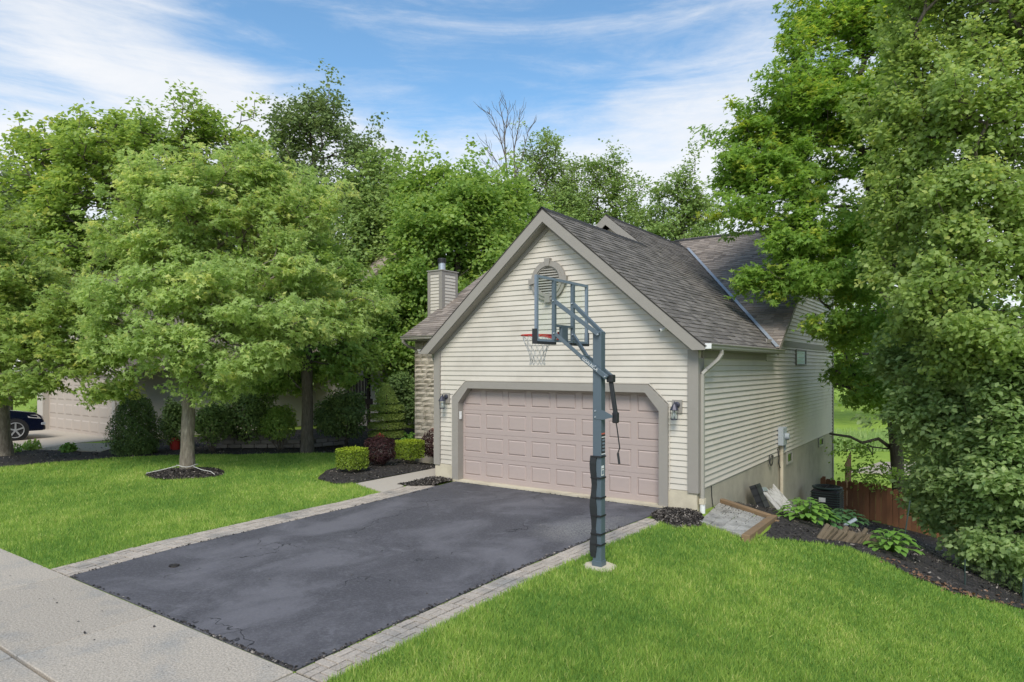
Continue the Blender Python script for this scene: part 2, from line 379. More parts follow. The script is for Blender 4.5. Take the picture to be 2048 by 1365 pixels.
# ------------------------------------------------------------------ foliage helpers
KITE = (np.array([[0, 0, 0], [.34, .42, .06], [0, 1, -.05], [-.34, .42, .06]]), np.array([[0, 1, 2], [0, 2, 3]]))
OVAL = (np.array([[-.05, 0, 0], [.36, .34, .07], [.24, .76, .03], [-.02, 1, -.06], [-.36, .46, .07]]), np.array([[0, 1, 4], [1, 2, 4], [2, 3, 4]]))
MAPLE = (np.array([[-.24, .22, 0], [.24, .22, 0], [0, 1, -.10], [.62, .64, -.08], [-.62, .64, -.08], [0, .0, 0], [.10, .55, .02], [-.10, .55, .02]]),
         np.array([[0, 1, 2], [5, 3, 6], [5, 7, 4]]))
BLADE = (np.array([[-.5, 0, 0], [.5, 0, 0], [0, 1, 0]]), np.array([[0, 1, 2]]))
def leaves(name, pos, nrm, aim, size, tint, shape, mat, parent=None, width=1.0):
    """one small folded face group per leaf, all of them one mesh"""
    T, F = shape; n = len(pos)
    nrm = nrm / np.linalg.norm(nrm, axis=1, keepdims=True)
    aim = aim - nrm * np.sum(aim * nrm, 1, keepdims=True); aim = aim / (np.linalg.norm(aim, axis=1, keepdims=True) + 1e-9)
    sid = np.cross(aim, nrm)
    V = (pos[:, None, :] + size[:, None, None] * (T[None, :, 0, None] * width * sid[:, None, :] + T[None, :, 1, None] * aim[:, None, :] + T[None, :, 2, None] * nrm[:, None, :]))
    k = len(T); loops = (F[None] + (np.arange(n) * k)[:, None, None]).reshape(-1)
    o = fast_mesh(name, V.reshape(-1, 3), loops, np.full(n * len(F), 3), mat, parent, np.repeat(tint, k))
    o['kind'] = 'stuff'
    return o
def unit(n):
    v = RNG.normal(size=(n, 3)); return v / np.linalg.norm(v, axis=1, keepdims=True)
def lobe_tips(lobes, n, shell=.62, rough=.22, sub=0):
    """points through the outer volume of overlapping ellipsoids given as (px, py, D, rh, rv) or ('w', x,y,z, rh, rv)"""
    ws = []; cs = []; rs = []
    for l in lobes:
        if l[0] == 'w': c = np.array(l[1:4], float); rh, rv = l[4], l[5]
        else:
            c = np.array(at(l[0], l[1], D=l[2])); rh = l[3] * l[2] / F_PX; rv = l[4] * l[2] / F_PX
        cs.append(c); rs.append((rh, rh, rv)); ws.append(rh * rh * rv)
    if sub:                                  # boughs: flattened clumps over each lobe, so the crown is broken into shelves
        c2 = []; r2 = []; w2_ = []
        for c, r in zip(cs, rs):
            u = unit(sub); u[:, 2] = u[:, 2] * .9 + .12
            for q in u:
                k_ = RNG.uniform(.45, .86); f_ = RNG.uniform(.26, .48)
                c2.append(c + q * np.array(r) * k_ * np.array([1, 1, 1])); r2.append((r[0] * f_, r[0] * f_, max(r[2] * f_ * .85, .18))); w2_.append(f_ * r[0] * r[0] * r[2])
            c2.append(c); r2.append((r[0] * .5, r[0] * .5, r[2] * .5)); w2_.append(.25 * r[0] * r[0] * r[2])
        cs, rs, ws = c2, r2, w2_
    cs = np.array(cs); rs = np.array(rs); ws = np.array(ws) ** .8; ws /= ws.sum()
    k = RNG.choice(len(cs), n * 2, p=ws); u = unit(n * 2)
    rad = (shell ** 3 + (1 - shell ** 3) * RNG.random(n * 2)) ** (1 / 3)
    # lumpy outline: radius swings with direction
    ph = RNG.random((len(cs), 3)) * 9
    lump = 1 + rough * (np.sin(u[:, 0] * 7 + ph[k, 0]) * np.sin(u[:, 1] * 6 + ph[k, 1]) + .6 * np.sin(u[:, 2] * 9 + ph[k, 2]))
    p = cs[k] + u * rs[k] * (rad * lump)[:, None]
    # drop the ones deep inside another lobe
    deep = np.zeros(len(p), bool)
    for c, r in zip(cs, rs): deep |= (np.sum(((p - c) / r) ** 2, 1) < (.12 if sub else .22))
    p = p[~deep][:n]
    return p, cs, rs
def skeleton(base, crown, tips, r0, lean=(0, 0), steps=7, trunk_top=.62, minz=None, wig=.12):
    """trunk and limbs that reach every tip; returns segments"""
    base = np.array(base, float); top = np.array(crown, float)
    nodes = [base]; par = [-1]; 
    for i in range(1, steps + 1):
        f = i / steps
        p = base + (top - base) * f + np.array([lean[0] * math.sin(f * 3), lean[1] * math.sin(f * 2.4), 0]) + np.append(RNG.normal(size=2) * wig * .3 * f, 0)
        nodes.append(p); par.append(len(nodes) - 2)
    ntr = len(nodes)
    cap = len(tips) * 4 + 20
    arr = np.zeros((cap, 3)); arr[:ntr] = nodes; n = ntr
    par = par + [0] * (cap - ntr); nch = np.zeros(cap)
    start = max(2, int(ntr * .35))
    order = np.argsort(np.linalg.norm(tips - top, axis=1))
    dbase = np.zeros(cap); 
    for i in range(1, ntr): dbase[i] = dbase[i - 1] + np.linalg.norm(arr[i] - arr[i - 1])
    tip_nodes = []
    for ti in order:
        t = tips[ti]
        d = np.linalg.norm(arr[start:n] - t, axis=1)
        pen = d + .22 * dbase[start:n] + np.where(arr[start:n, 2] > t[2] + .2, .6 * (arr[start:n, 2] - t[2]), 0)
        j = start + int(np.argmin(pen)); a = arr[j]; dist = np.linalg.norm(t - a)
        m = 3 if dist > 1.2 else (2 if dist > .5 else 1)
        prev = j; off = RNG.normal(size=3) * wig * min(dist, 2.0) * .5
        for s in range(1, m + 1):
            f = s / m; q = a + (t - a) * f + off * math.sin(math.pi * f) + np.array([0, 0, -.10 * dist * math.sin(math.pi * f)]) * (1 if t[2] > a[2] else -1)
            arr[n] = q; par[n] = prev; dbase[n] = dbase[prev] + np.linalg.norm(q - arr[prev]); prev = n; n += 1
        tip_nodes.append(prev)
    load = np.zeros(n); load[tip_nodes] = 1
    for i in range(n - 1, 0, -1):
        load[par[i]] += load[i]
    rad = r0 * (load / load[0]) ** .46
    if ntr > 2: rad[:2] = np.maximum(rad[:2], [r0 * 1.25, r0])
    return arr[:n], par[:n], rad, ntr, tip_nodes
def limbs_mesh(name, arr, par, rad, mat, parent, rmin=.006, sides=5, rfloor=.0):
    vs = []; fs = []; n = len(arr)
    idx = [i for i in range(1, n) if rad[i] >= rfloor]
    a = arr[[par[i] for i in idx]]; b = arr[idx]; ra = np.maximum(rad[[par[i] for i in idx]], rmin); rb = np.maximum(rad[idx], rmin)
    # a limb starts with its own radius where it leaves a thicker one
    ra = np.minimum(ra, rb * 1.35)
    d = b - a; ln = np.linalg.norm(d, axis=1, keepdims=True) + 1e-9; d = d / ln
    ref = np.where(np.abs(d[:, 2:3]) < .9, np.array([[0, 0, 1.]]), np.array([[1., 0, 0]]))
    s = np.cross(d, ref); s /= np.linalg.norm(s, axis=1, keepdims=True); w = np.cross(d, s)
    ang = np.arange(sides) * 2 * math.pi / sides
    ring = s[:, None, :] * np.cos(ang)[None, :, None] + w[:, None, :] * np.sin(ang)[None, :, None]
    V = np.concatenate([a[:, None] + ring * ra[:, None, None], b[:, None] + d[:, None] * rb[:, None, None] * .5 + ring * rb[:, None, None]], 1)
    k = 2 * sides; q = np.array([[i, (i + 1) % sides, sides + (i + 1) % sides, sides + i] for i in range(sides)])
    loops = (q[None] + (np.arange(len(idx)) * k)[:, None, None]).reshape(-1)
    return fast_mesh(name, V.reshape(-1, 3), loops, np.full(len(idx) * sides, 4), mat, parent, smooth=True)
def trunk_mesh(name, arr, rad, ntr, mat, parent, sides=14):
    pts = []; rs = []
    for i in range(ntr - 1):
        for k in range(3):
            f = k / 3; pts.append(arr[i] * (1 - f) + arr[i + 1] * f); r = rad[i] * (1 - f) + rad[i + 1] * f
            rs.append(r)
    pts.append(arr[ntr - 1]); rs.append(rad[ntr - 1])
    b = pts[0].copy(); pts = [b - np.array([0, 0, .12])] + pts; rs = [rs[0] * 1.25] + rs
    mb = MB(); mb.tube([Vector(p) for p in pts], [float(r) for r in rs], sides)
    mb.v = [(x + random.uniform(-.012, .012), y + random.uniform(-.012, .012), z) for x, y, z in mb.v]
    return mb.build(name, mat, parent, smooth=True)
def sprays(tips, origin, per, spread, flat=.4, droop=.25, size=.1, sizevar=.35, up=1.0, jit=.55, young=.0, zlo=None, zhi=None):
    """leaves round every tip"""
    n = len(tips) * per; t = np.repeat(tips, per, axis=0)
    out_ = t - origin; out_[:, 2] *= .5; out_ /= np.linalg.norm(out_, axis=1, keepdims=True) + 1e-9
    # each tip is two or three twigs with leaves set along them
    tw = 3; dirs = np.repeat(tips - origin, tw, axis=0); dirs[:, 2] *= .5; dirs /= np.linalg.norm(dirs, axis=1, keepdims=True) + 1e-9
    dirs = dirs + RNG.normal(size=dirs.shape) * np.array([.75, .75, .45]); dirs /= np.linalg.norm(dirs, axis=1, keepdims=True)
    pick = np.repeat(np.arange(len(tips)) * tw, per) + RNG.integers(0, tw, n)
    along = RNG.random(n) ** .7; dd = dirs[pick]
    pos = t + dd * (along * spread * 1.5)[:, None] + RNG.normal(size=(n, 3)) * np.array([1, 1, flat]) * spread * .38
    pos[:, 2] -= droop * spread * along ** 2
    nr = np.zeros((n, 3)); nr[:, 2] = up; nr += out_ * .45 + RNG.normal(size=(n, 3)) * jit
    aim = dd + RNG.normal(size=(n, 3)) * .6; aim[:, 2] -= .35
    sz = size * (1 + sizevar * (RNG.random(n) * 2 - 1))
    ct = RNG.random(len(tips)); zl, zh = tips[:, 2].min(), tips[:, 2].max()
    tip_t = .30 + .35 * ct
    tint = np.repeat(tip_t, per) + RNG.normal(size=n) * .13
    if young:
        hz = np.clip((tips[:, 2] - zl) / (zh - zl + 1e-6), 0, 1)
        yy = (RNG.random(len(tips)) < young * (.25 + hz)).astype(float)
        tint = tint + np.repeat(yy, per) * (.15 + .35 * along)
    return pos, nr, aim, sz, np.clip(tint, 0, 1)
def tree(label, base, r0, crown, lobes, ntips, per, spread, size, leafmat, barkmat, shape=KITE, shell=.62, group=None, cat='tree', name='maple_tree',
         flat=.4, droop=.25, young=0, rough=.22, jit=.55, trunk_sides=12, twig_floor=0.0, lean=(0, 0), wig=.07, extra=None, skip=None, width=1.0, leaders=.14, sub=12):
    root = thing(name, label, cat, base, group)
    tips, cs, rs = lobe_tips(lobes, ntips, shell, rough, sub)
    if leaders:
        o_ = tips - np.array(crown, float); o_ /= np.linalg.norm(o_, axis=1, keepdims=True)
        k_ = np.where((o_[:, 2] > -.15) & (RNG.random(len(tips)) < leaders))[0]
        dv = o_[k_] * .55 + np.array([0, 0, .75]) + RNG.normal(size=(len(k_), 3)) * .3; dv /= np.linalg.norm(dv, axis=1, keepdims=True)
        ln_ = spread * RNG.uniform(1.4, 4.2, len(k_))[:, None]
        tips = np.concatenate([tips, tips[k_] + dv * ln_ * .5, tips[k_] + dv * ln_])
    if skip is not None: tips = tips[~skip(tips)]
    arr, par, rad, ntr, tn = skeleton(base, crown, tips, r0, lean=lean, wig=wig)
    trunk_mesh('trunk', arr, rad, ntr, barkmat, root, trunk_sides)
    arr2, par2, rad2 = arr, par, rad.copy()
    fl = rad2.copy(); 
    # limbs: everything past the trunk
    keep_par = list(par2)
    sub = fl.copy(); sub[:ntr] = -1
    lim = limbs_mesh('branches', arr2, keep_par, np.where(sub < 0, -1, rad2), barkmat, root, rfloor=twig_floor)
    lim['kind'] = 'stuff'
    org = np.array(crown, float); org[2] -= 1.0
    p, n_, a, s, t = sprays(tips, org, per, spread, flat, droop, size, young=young, jit=jit)
    leaves('crown', p, n_, a, s, t, shape, leafmat, root, width)
    return root
def bush(name, label, cat, c, pts_nrm, size, mat, shape=KITE, group=None, jit=.5, stems=8, stem_mat=None, stem_r=.012, tintf=None, up=.4):
    """a shrub: leaves at given points with given outward directions, on stems from its base"""
    root = thing(name, label, cat, c, group)
    P, Nn = pts_nrm; n = len(P)
    nr = Nn + RNG.normal(size=(n, 3)) * jit; nr[:, 2] += up
    aim = Nn + RNG.normal(size=(n, 3)) * .8
    sz = size * (.7 + .6 * RNG.random(n))
    t = np.clip(.45 + RNG.normal(size=n) * .18, 0, 1) if tintf is None else tintf(P)
    if stems:
        mb = MB(); c = Vector(c)
        for k in range(stems):
            q = Vector(P[RNG.integers(0, n)]); m = c.lerp(q, .5) + Vector((0, 0, -.05)); mb.tube([c + Vector((random.uniform(-.05, .05), random.uniform(-.05, .05), -.06)), m, q], [stem_r * 1.4, stem_r, stem_r * .5], 5)
        mb.build('stems', stem_mat or M['bark_dark'], root)
    leaves('foliage', P, nr, aim, sz, t, shape, mat, root)
    return root
def ell_pts(c, r, n, shell=.7, zmin=None):
    u = unit(n); rad = (shell ** 3 + (1 - shell ** 3) * RNG.random(n)) ** (1 / 3)
    ph = RNG.random(3) * 9
    rad *= 1 + .10 * np.sin(u[:, 0] * 6 + ph[0]) * np.sin(u[:, 1] * 6 + ph[1]) + .07 * np.sin(u[:, 2] * 8 + ph[2])
    p = np.array(c) + u * np.array(r) * rad[:, None]
    if zmin is not None: k = p[:, 2] > zmin; return p[k], u[k]
    return p, u

LF = {
 'lawn_maple': leaf_material('light_maple_leaf', (0.28, 0.39, 0.13), (0.45, 0.57, 0.2), (0.58, 0.62, 0.23), .5),
 'maple_l': leaf_material('left_maple_leaf', (0.2, 0.31, 0.085), (0.37, 0.47, 0.13), (0.52, 0.54, 0.16), .5),
 'maple_r': leaf_material('right_maple_leaf', (0.16, 0.29, 0.06), (0.3, 0.45, 0.09), (0.46, 0.52, 0.1), .5),
 'big_maple': leaf_material('big_maple_leaf', (0.19, 0.3, 0.075), (0.34, 0.45, 0.11), (0.47, 0.5, 0.13), .5),
 'round': leaf_material('round_leaf', (0.2, 0.3, 0.08), (0.36, 0.47, 0.14), (0.48, 0.53, 0.16), .5, .4),
 'shrub_r': leaf_material('honeysuckle_leaf', (0.19, 0.29, 0.1), (0.38, 0.5, 0.2), (0.46, 0.54, 0.25), .5, .4),
 'forest_a': leaf_material('forest_leaf', (0.16, 0.29, 0.07), (0.36, 0.48, 0.125), (0.44, 0.52, 0.14), .5),
 'forest_b': leaf_material('dark_airy_leaf', (0.13, 0.19, 0.075), (0.25, 0.33, 0.12), (0.32, 0.38, 0.15), .3),
 'forest_c': leaf_material('light_airy_leaf', (0.16, 0.26, 0.075), (0.32, 0.42, 0.13), (0.42, 0.48, 0.15), .35),
 'dark': leaf_material('dark_shrub_leaf', (0.09, 0.15, 0.05), (0.23, 0.33, 0.1), (0.36, 0.45, 0.14), .25),
 'arb': leaf_material('arborvitae_leaf', (0.055, 0.1, 0.032), (0.14, 0.21, 0.06), (0.22, 0.29, 0.07), .2),
 'topiary': leaf_material('spruce_leaf', (0.22, 0.32, 0.08), (0.45, 0.55, 0.13), (0.52, 0.58, 0.15), .2),
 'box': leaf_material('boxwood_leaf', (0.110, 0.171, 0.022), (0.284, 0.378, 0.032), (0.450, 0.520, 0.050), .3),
 'barberry': leaf_material('barberry_leaf', (0.03, 0.014, 0.015), (0.085, 0.032, 0.03), (0.34, 0.05, 0.035), .25),
 'hosta': leaf_material('hosta_leaf', (0.095, 0.218, 0.042), (0.194, 0.349, 0.054), (0.270, 0.405, 0.068), .3, .5),
 'hosta_d': leaf_material('hosta_leaf_blue', (0.057, 0.152, 0.057), (0.109, 0.232, 0.078), (0.135, 0.270, 0.081), .3, .5),
 'grass': leaf_material('grass_blade', (.135, .265, .055), (.36, .50, .10), (.60, .62, .22), .35, .3),
 'meadow': leaf_material('tall_grass_blade', (0.171, 0.304, 0.076), (0.372, 0.496, 0.186), (0.540, 0.608, 0.270), .35, .3),
}
# lawn seen between the blades
def lawn_material():
    m = bpy.data.materials.new('lawn_turf'); m.use_nodes = True; t = m.node_tree; b = t.nodes['Principled BSDF']
    geo = t.nodes.new('ShaderNodeNewGeometry')
    def noise(s, det=5, r=.6):
        n = t.nodes.new('ShaderNodeTexNoise'); n.inputs['Scale'].default_value = s; n.inputs['Detail'].default_value = det; n.inputs['Roughness'].default_value = r
        t.links.new(geo.outputs['Position'], n.inputs[0]); return n.outputs[0]
    cr = t.nodes.new('ShaderNodeValToRGB'); e = cr.color_ramp.elements
    e[0].position = .3; e[0].color = (.15, .25, .042, 1); e[1].position = .7; e[1].color = (.33, .44, .075, 1)
    k = e.new(.82); k.color = (.27, .34, .055, 1)
    s = math_n('ADD', math_n('MULTIPLY', noise(.8), .55, t), math_n('MULTIPLY', noise(14, 8, .8), .45, t), t)
    t.links.new(s, cr.inputs[0]); t.links.new(cr.outputs[0], b.inputs['Base Color']); b.inputs['Roughness'].default_value = .9
    b.inputs['Specular IOR Level'].default_value = .1
    bn = t.nodes.new('ShaderNodeBump'); bn.inputs['Strength'].default_value = .9; bn.inputs['Distance'].default_value = .03
    t.links.new(noise(45, 5, .8), bn.inputs['Height']); t.links.new(bn.outputs[0], b.inputs['Normal'])
    return m
M['lawn'] = lawn_material()

# ------------------------------------------------------------------ ground, paving, beds
def axis(segs):
    out_ = []
    for a, b, st in segs: out_ += list(np.arange(a, b, st))
    return np.array(out_ + [segs[-1][1]])
gx = axis([(-160, -40, 8), (-40, -16, 1.5), (-16, 13, .4), (13, 40, 1.5), (40, 160, 8)]); gy = axis([(-40, -14, 2), (-14, 20, .4), (20, 60, 1.5), (60, 220, 6)])
X, Y = np.meshgrid(gx, gy); Zg = H(X, Y) - .02 - .15 * ((Y < -8.6) & (X > -15.4) & (X < 11.5))
V = np.stack([X, Y, Zg], -1).reshape(-1, 3); nx, ny = len(gx), len(gy)
i, j = np.meshgrid(np.arange(nx - 1), np.arange(ny - 1)); a = (j * nx + i).ravel()
g = fast_mesh('ground', V, np.stack([a, a + 1, a + nx + 1, a + nx], 1).ravel(), np.full(len(a), 4), M['lawn'], smooth=True); tag(g, kind='structure')

def inpoly(px, py, poly):
    c = np.zeros(len(px), bool); n = len(poly)
    for k in range(n):
        x0, y0 = poly[k]; x1, y1 = poly[(k + 1) % n]
        m = ((y0 > py) != (y1 > py)) & (px < (x1 - x0) * (py - y0) / (y1 - y0 + 1e-12) + x0); c ^= m
    return c
def sheet(name, poly, dz, mat, step=.12, jag=0.0, mound=None):
    """a sheet that follows the terrain inside an outline"""
    P = np.array(poly); import mathutils
    lo = P.min(0); hi = P.max(0)
    pts = []
    n = len(poly)
    for k in range(n):
        a = Vector(poly[k]); b = Vector(poly[(k + 1) % n]); m = max(1, int((b - a).length / max(step, .15)))
        for q in range(m):
            p = a.lerp(b, q / m)
            if jag: p = p + Vector((random.uniform(-jag, jag), random.uniform(-jag, jag)))
            pts.append(p)
    ne = len(pts)
    xs, ys = np.meshgrid(np.arange(lo[0], hi[0], step * 2), np.arange(lo[1], hi[1], step * 2)); xs = xs.ravel(); ys = ys.ravel()
    k = inpoly(xs, ys, poly); E = np.array([tuple(p) for p in pts])
    for x, y in zip(xs[k], ys[k]):
        if np.min((E[:, 0] - x) ** 2 + (E[:, 1] - y) ** 2) > (step * .8) ** 2: pts.append(Vector((x, y)))
    vo, ed, fo, *_ = mathutils.geometry.delaunay_2d_cdt(pts, [(q, (q + 1) % ne) for q in range(ne)], [], 1, 1e-5)
    mb = MB(); mb.v = [(p.x, p.y, Hs(p.x, p.y) + dz + (mound(p.x, p.y) if mound else 0)) for p in vo]; mb.f = [tuple(f) for f in fo]
    return mb.build(name, mat)
EDGE_L = [(-8.33, -2.02, -2.56), (-6.9, -2.22, -2.80), (-5.0, -2.27, -2.86), (-3.3, -2.31, -2.86), (-2.0, -2.38, -2.93), (-.58, -2.5, -3.05)]
EDGE_R = [(-8.33, 2.50, 2.90), (-7, 2.47, 2.87), (-4.9, 2.45, 2.84), (-3.3, 2.50, 2.88), (-2, 2.55, 2.95), (-1.05, 2.62, 3.02)]
lin = lambda E, y, k: float(np.interp(y, [e[0] for e in E], [e[k] for e in E]))
dw = MB(); ys = list(np.linspace(-8.32, -.2, 30))
lo_ = [(lin(EDGE_L, y, 1) + .01 + random.uniform(-.012, .02), y) for y in ys]; hi_ = [((lin(EDGE_R, y, 1) if y < -1.05 else 2.62) - .02 + random.uniform(-.02, .01), y) for y in ys]
dw.prism(lo_ + hi_[::-1], 'z', -.10, -.004)
dw = dw.build('driveway', M['asphalt']); tag(dw, kind='structure')

# paver borders: basket weave, every paver a piece
pv = [mesh_of(MB().box(-.5, .5, -.5, .5, -.5, .5), 'paver', M['paver'], .03) for _ in range(1)][0]
def paver_border(name, E, y0, y1, blk, cols):
    bed = MB(); yy = np.linspace(y0, y1, 24)
    bed.prism([(lin(E, y, 1), y) for y in yy] + [(lin(E, y, 2), y) for y in yy[::-1]], 'z', -.10, -.018)
    root = bed.build(name, M['paver_bed']); tag(root, kind='structure')
    nrow = int((y1 - y0) / blk); sgn = 1 if E is EDGE_R else -1
    for r in range(nrow):
        y = y0 + (r + .5) * blk; w = abs(lin(E, y, 2) - lin(E, y, 1)) / cols; s = (lin(E, y + .3, 1) - lin(E, y - .3, 1)) / .6
        for c in range(cols):
            xc = lin(E, y, 1) + sgn * (c + .5) * w; g_ = .014
            for h in (-1, 1):
                dz = random.uniform(-.004, .004); tilt = (random.uniform(-.012, .012), random.uniform(-.012, .012), -math.atan(s) + random.uniform(-.015, .015))
                if (r + c) % 2: loc = (xc, y + h * blk / 4, -.028 + dz); sc = (w - g_, blk / 2 - g_, .05)
                else: loc = (xc + h * w / 4, y, -.028 + dz); sc = (w / 2 - g_, blk - g_, .05)
                place('paver', pv, loc, root, tilt, sc)
    return root
bl = paver_border('paver_border_left', EDGE_L, -8.33, -.75, .205, 3)
br = paver_border('paver_border_right', EDGE_R, -8.33, -1.12, .205, 2)

# sidewalk and apron slabs
def slab_mesh(mb): return mb
def slabs(name, cells, mat):
    x0 = min(c[0] for c in cells); x1 = max(c[1] for c in cells); y0 = min(c[2] for c in cells); y1 = max(c[3] for c in cells)
    root = MB().box(x0 + .01, x1 - .01, y0 + .01, y1 - .01, -.16, -.05).build(name, M['soil']); tag(root, kind='structure')
    for (a, b, c, d) in cells:
        MB().box(a + .010, b - .010, c + .010, d - .010, -.12, random.uniform(-.003, .003)).build('concrete_slab', mat, root, bevel=.008)
    return root
XJ = [-15.5, -13.2, -11, -8.8, -6.6, -4.35, -2.08, .17, 2.51, 4.8, 7.1, 9.3, 11.6]
slabs('sidewalk', [(XJ[k], XJ[k + 1], -9.615, -8.335) for k in range(12)], M['concrete'])
slabs('driveway_apron', [(XJ[k], XJ[k + 1], -12.4, -9.625) for k in range(5, 9)], M['concrete'])
rd = MB().box(-60, 60, -20, -12.45, -.3, -.05).build('road', M['concrete']); tag(rd, kind='structure')
MB()
wk = MB().prism([(-2.90, -2.12), (-4.12, -1.76), (-4.15, .9), (-4.15, 2.85), (-3.2, 2.85), (-3.2, -.16), (-3.3, -1.22), (-3.02, -1.36), (-2.91, -1.7)], 'z', -.1, .004).build('front_walk', M['walk']); tag(wk, kind='structure')

# beds
BED_L = [(-4.17, -1.75), (-4.4, -2.08), (-5.3, -1.9), (-6.1, -1.0), (-6.6, .3), (-7.2, 1.9), (-8.8, 1.75), (-9.5, .85), (-10.4, -.2), (-11.9, -1.25), (-13.0, -2.8), (-13.4, -4.3), (-13.6, -5.6), (-14.3, -8.2),
         (-16.6, -8.2), (-17.0, -3.4), (-17.2, -1.3), (-15, 9), (-6.8, 9), (-6.8, 2.85), (-4.17, 2.85)]
mb_l = sheet('mulch_bed', BED_L, .012, M['mulch'], .3, .03); tag(mb_l, kind='structure')
RINGC = (-8.72, -3.12)
def ring_m(x, y):
    d = math.hypot(x - RINGC[0] - .15, y - RINGC[1] + .15); return .11 * max(0, 1 - d / 1.0)
ring = [(RINGC[0] + .12 + 1.02 * math.cos(t) * (1 + .05 * math.sin(3 * t)), RINGC[1] - .12 + .82 * math.sin(t)) for t in np.linspace(0, 2 * math.pi, 28, endpoint=False)]
mring = sheet('tree_mulch_ring', ring, .004, M['mulch'], .12, .02, ring_m); tag(mring, kind='structure')
def mound_f(cx_, cy_, r, h): return lambda x, y: h * max(0, 1 - math.hypot(x - cx_, y - cy_) / r)
ML = [(-3.28, -1.30), (-3.12, -.6), (-3.16, -.2), (-2.62, -.2), (-2.5, -.35), (-2.52, -.95), (-2.9, -1.25)]
ma = sheet('mulch_patch_left', ML, .010, M['mulch'], .1, .015, mound_f(-2.85, -.55, .6, .07)); tag(ma, kind='structure')
MR = [(2.64, -1.02), (2.60, -.2), (3.2, -.2), (3.42, -.55), (3.55, -1.05), (3.3, -1.5), (3.0, -1.42)]
mr_ = sheet('mulch_patch_right', MR, .010, M['mulch'], .1, .015, mound_f(3.0, -.75, .6, .10)); tag(mr_, kind='structure')
# the sloping bed along the side of the house, down to the fence
bedge = [ground_at(px, py) for px, py in [(1500, 1068), (1540, 1078), (1590, 1082), (1640, 1088), (1700, 1097), (1760, 1120), (1830, 1155), (1900, 1184), (1960, 1200), (2046, 1218)]]
plat = [at(1398, 1050, Z=-.06), at(1487, 1082, Z=-.14), at(1537, 1036, Z=-.14), at(1438, 1013, Z=-.14)]
BED_R = [(plat[2].x + .16, plat[2].y + .1), (plat[1].x + .2, plat[1].y + .1)] + [(p.x, p.y) for p in bedge[1:]] + [(10.5, 1.0), (14, 3), (14, 10.6), (3.2, 10.9), (3.2, plat[3].y + .12), (plat[3].x + .1, plat[3].y + .1)]
mb_r = sheet('mulch_slope', BED_R, .012, M['mulch'], .3, .03); tag(mb_r, kind='structure')

def chips(name, poly, n, dz, mound=None, size=(.012, .04), mat=None, maxd=None):
    P = np.array(poly); lo = P.min(0); hi = P.max(0)
    x = RNG.uniform(lo[0], hi[0], n * 3); y = RNG.uniform(lo[1], hi[1], n * 3); k = inpoly(x, y, poly)
    if maxd: k &= RNG.random(len(x)) < np.clip((maxd / np.hypot(x - CAM.x, y - CAM.y)) ** 2, 0, 1)
    x = x[k][:n]; y = y[k][:n]; z = H(x, y) + dz + (np.array([mound(a_, b_) for a_, b_ in zip(x, y)]) if mound else 0)
    m = len(x); nr = RNG.normal(size=(m, 3)) * .5; nr[:, 2] += 1; aim = RNG.normal(size=(m, 3))
    T = (np.array([[-.3, -1, 0], [.3, -1, 0], [.3, 1, .1], [-.3, 1, .1], [0, 0, .35]]), np.array([[0, 1, 4], [1, 2, 4], [2, 3, 4], [3, 0, 4]]))
    o = leaves(name, np.stack([x, y, z], 1), nr, aim, RNG.uniform(size[0], size[1], m), RNG.random(m), T, mat or M['mulch_chip'])
    o['kind'] = 'stuff'; return o
mc = leaf_material('mulch_chip_tone', (.012, .011, .010), (.07, .06, .053), (.32, .28, .24), 0, .2); M['mulch_chip'] = mc
chips('mulch_chips', BED_L, 8000, .02, maxd=16)
chips('mulch_chips_tree_ring', ring, 2600, .012, ring_m)
chips('mulch_chips_left_patch', ML, 1600, .015, mound_f(-2.85, -.55, .6, .07))
chips('mulch_chips_right_patch', MR, 2600, .015, mound_f(3.0, -.75, .6, .10))
chips('mulch_chips_slope', BED_R, 8000, .02, maxd=16)

# lawns: blades stand on the turf sheet
LAWN_L = [(-14.2, -8.36), (-2.56, -8.36)] + [(lin(EDGE_L, y, 2) + .02, y) for y in (-8.3, -7.5, -6.9, -6, -5, -4, -3, -2.2)] + [(-4.12, -1.80), (-4.4, -2.12), (-5.35, -1.95), (-6.15, -1.0), (-6.65, .3), (-7.2, 1.85), (-8.8, 1.7), (-9.5, .8), (-10.4, -.25), (-11.9, -1.3), (-12.95, -2.8), (-13.35, -4.3), (-13.55, -5.6)]
LAWN_R = [(lin(EDGE_R, y, 2) - .015, y) for y in (-8.33, -7, -6, -5, -4, -3, -2, -1.4)] + [(3.3, -1.5), (3.56, -1.12)]
plat = [at(1398, 1050, Z=-.06), at(1487, 1082, Z=-.14), at(1537, 1036, Z=-.14), at(1438, 1013, Z=-.14)]
LAWN_R += [(plat[0].x + .05, plat[0].y), (plat[1].x, plat[1].y)] + [(p.x, p.y - .04) for p in bedge] + [(10.5, .9), (11, -8.33)]
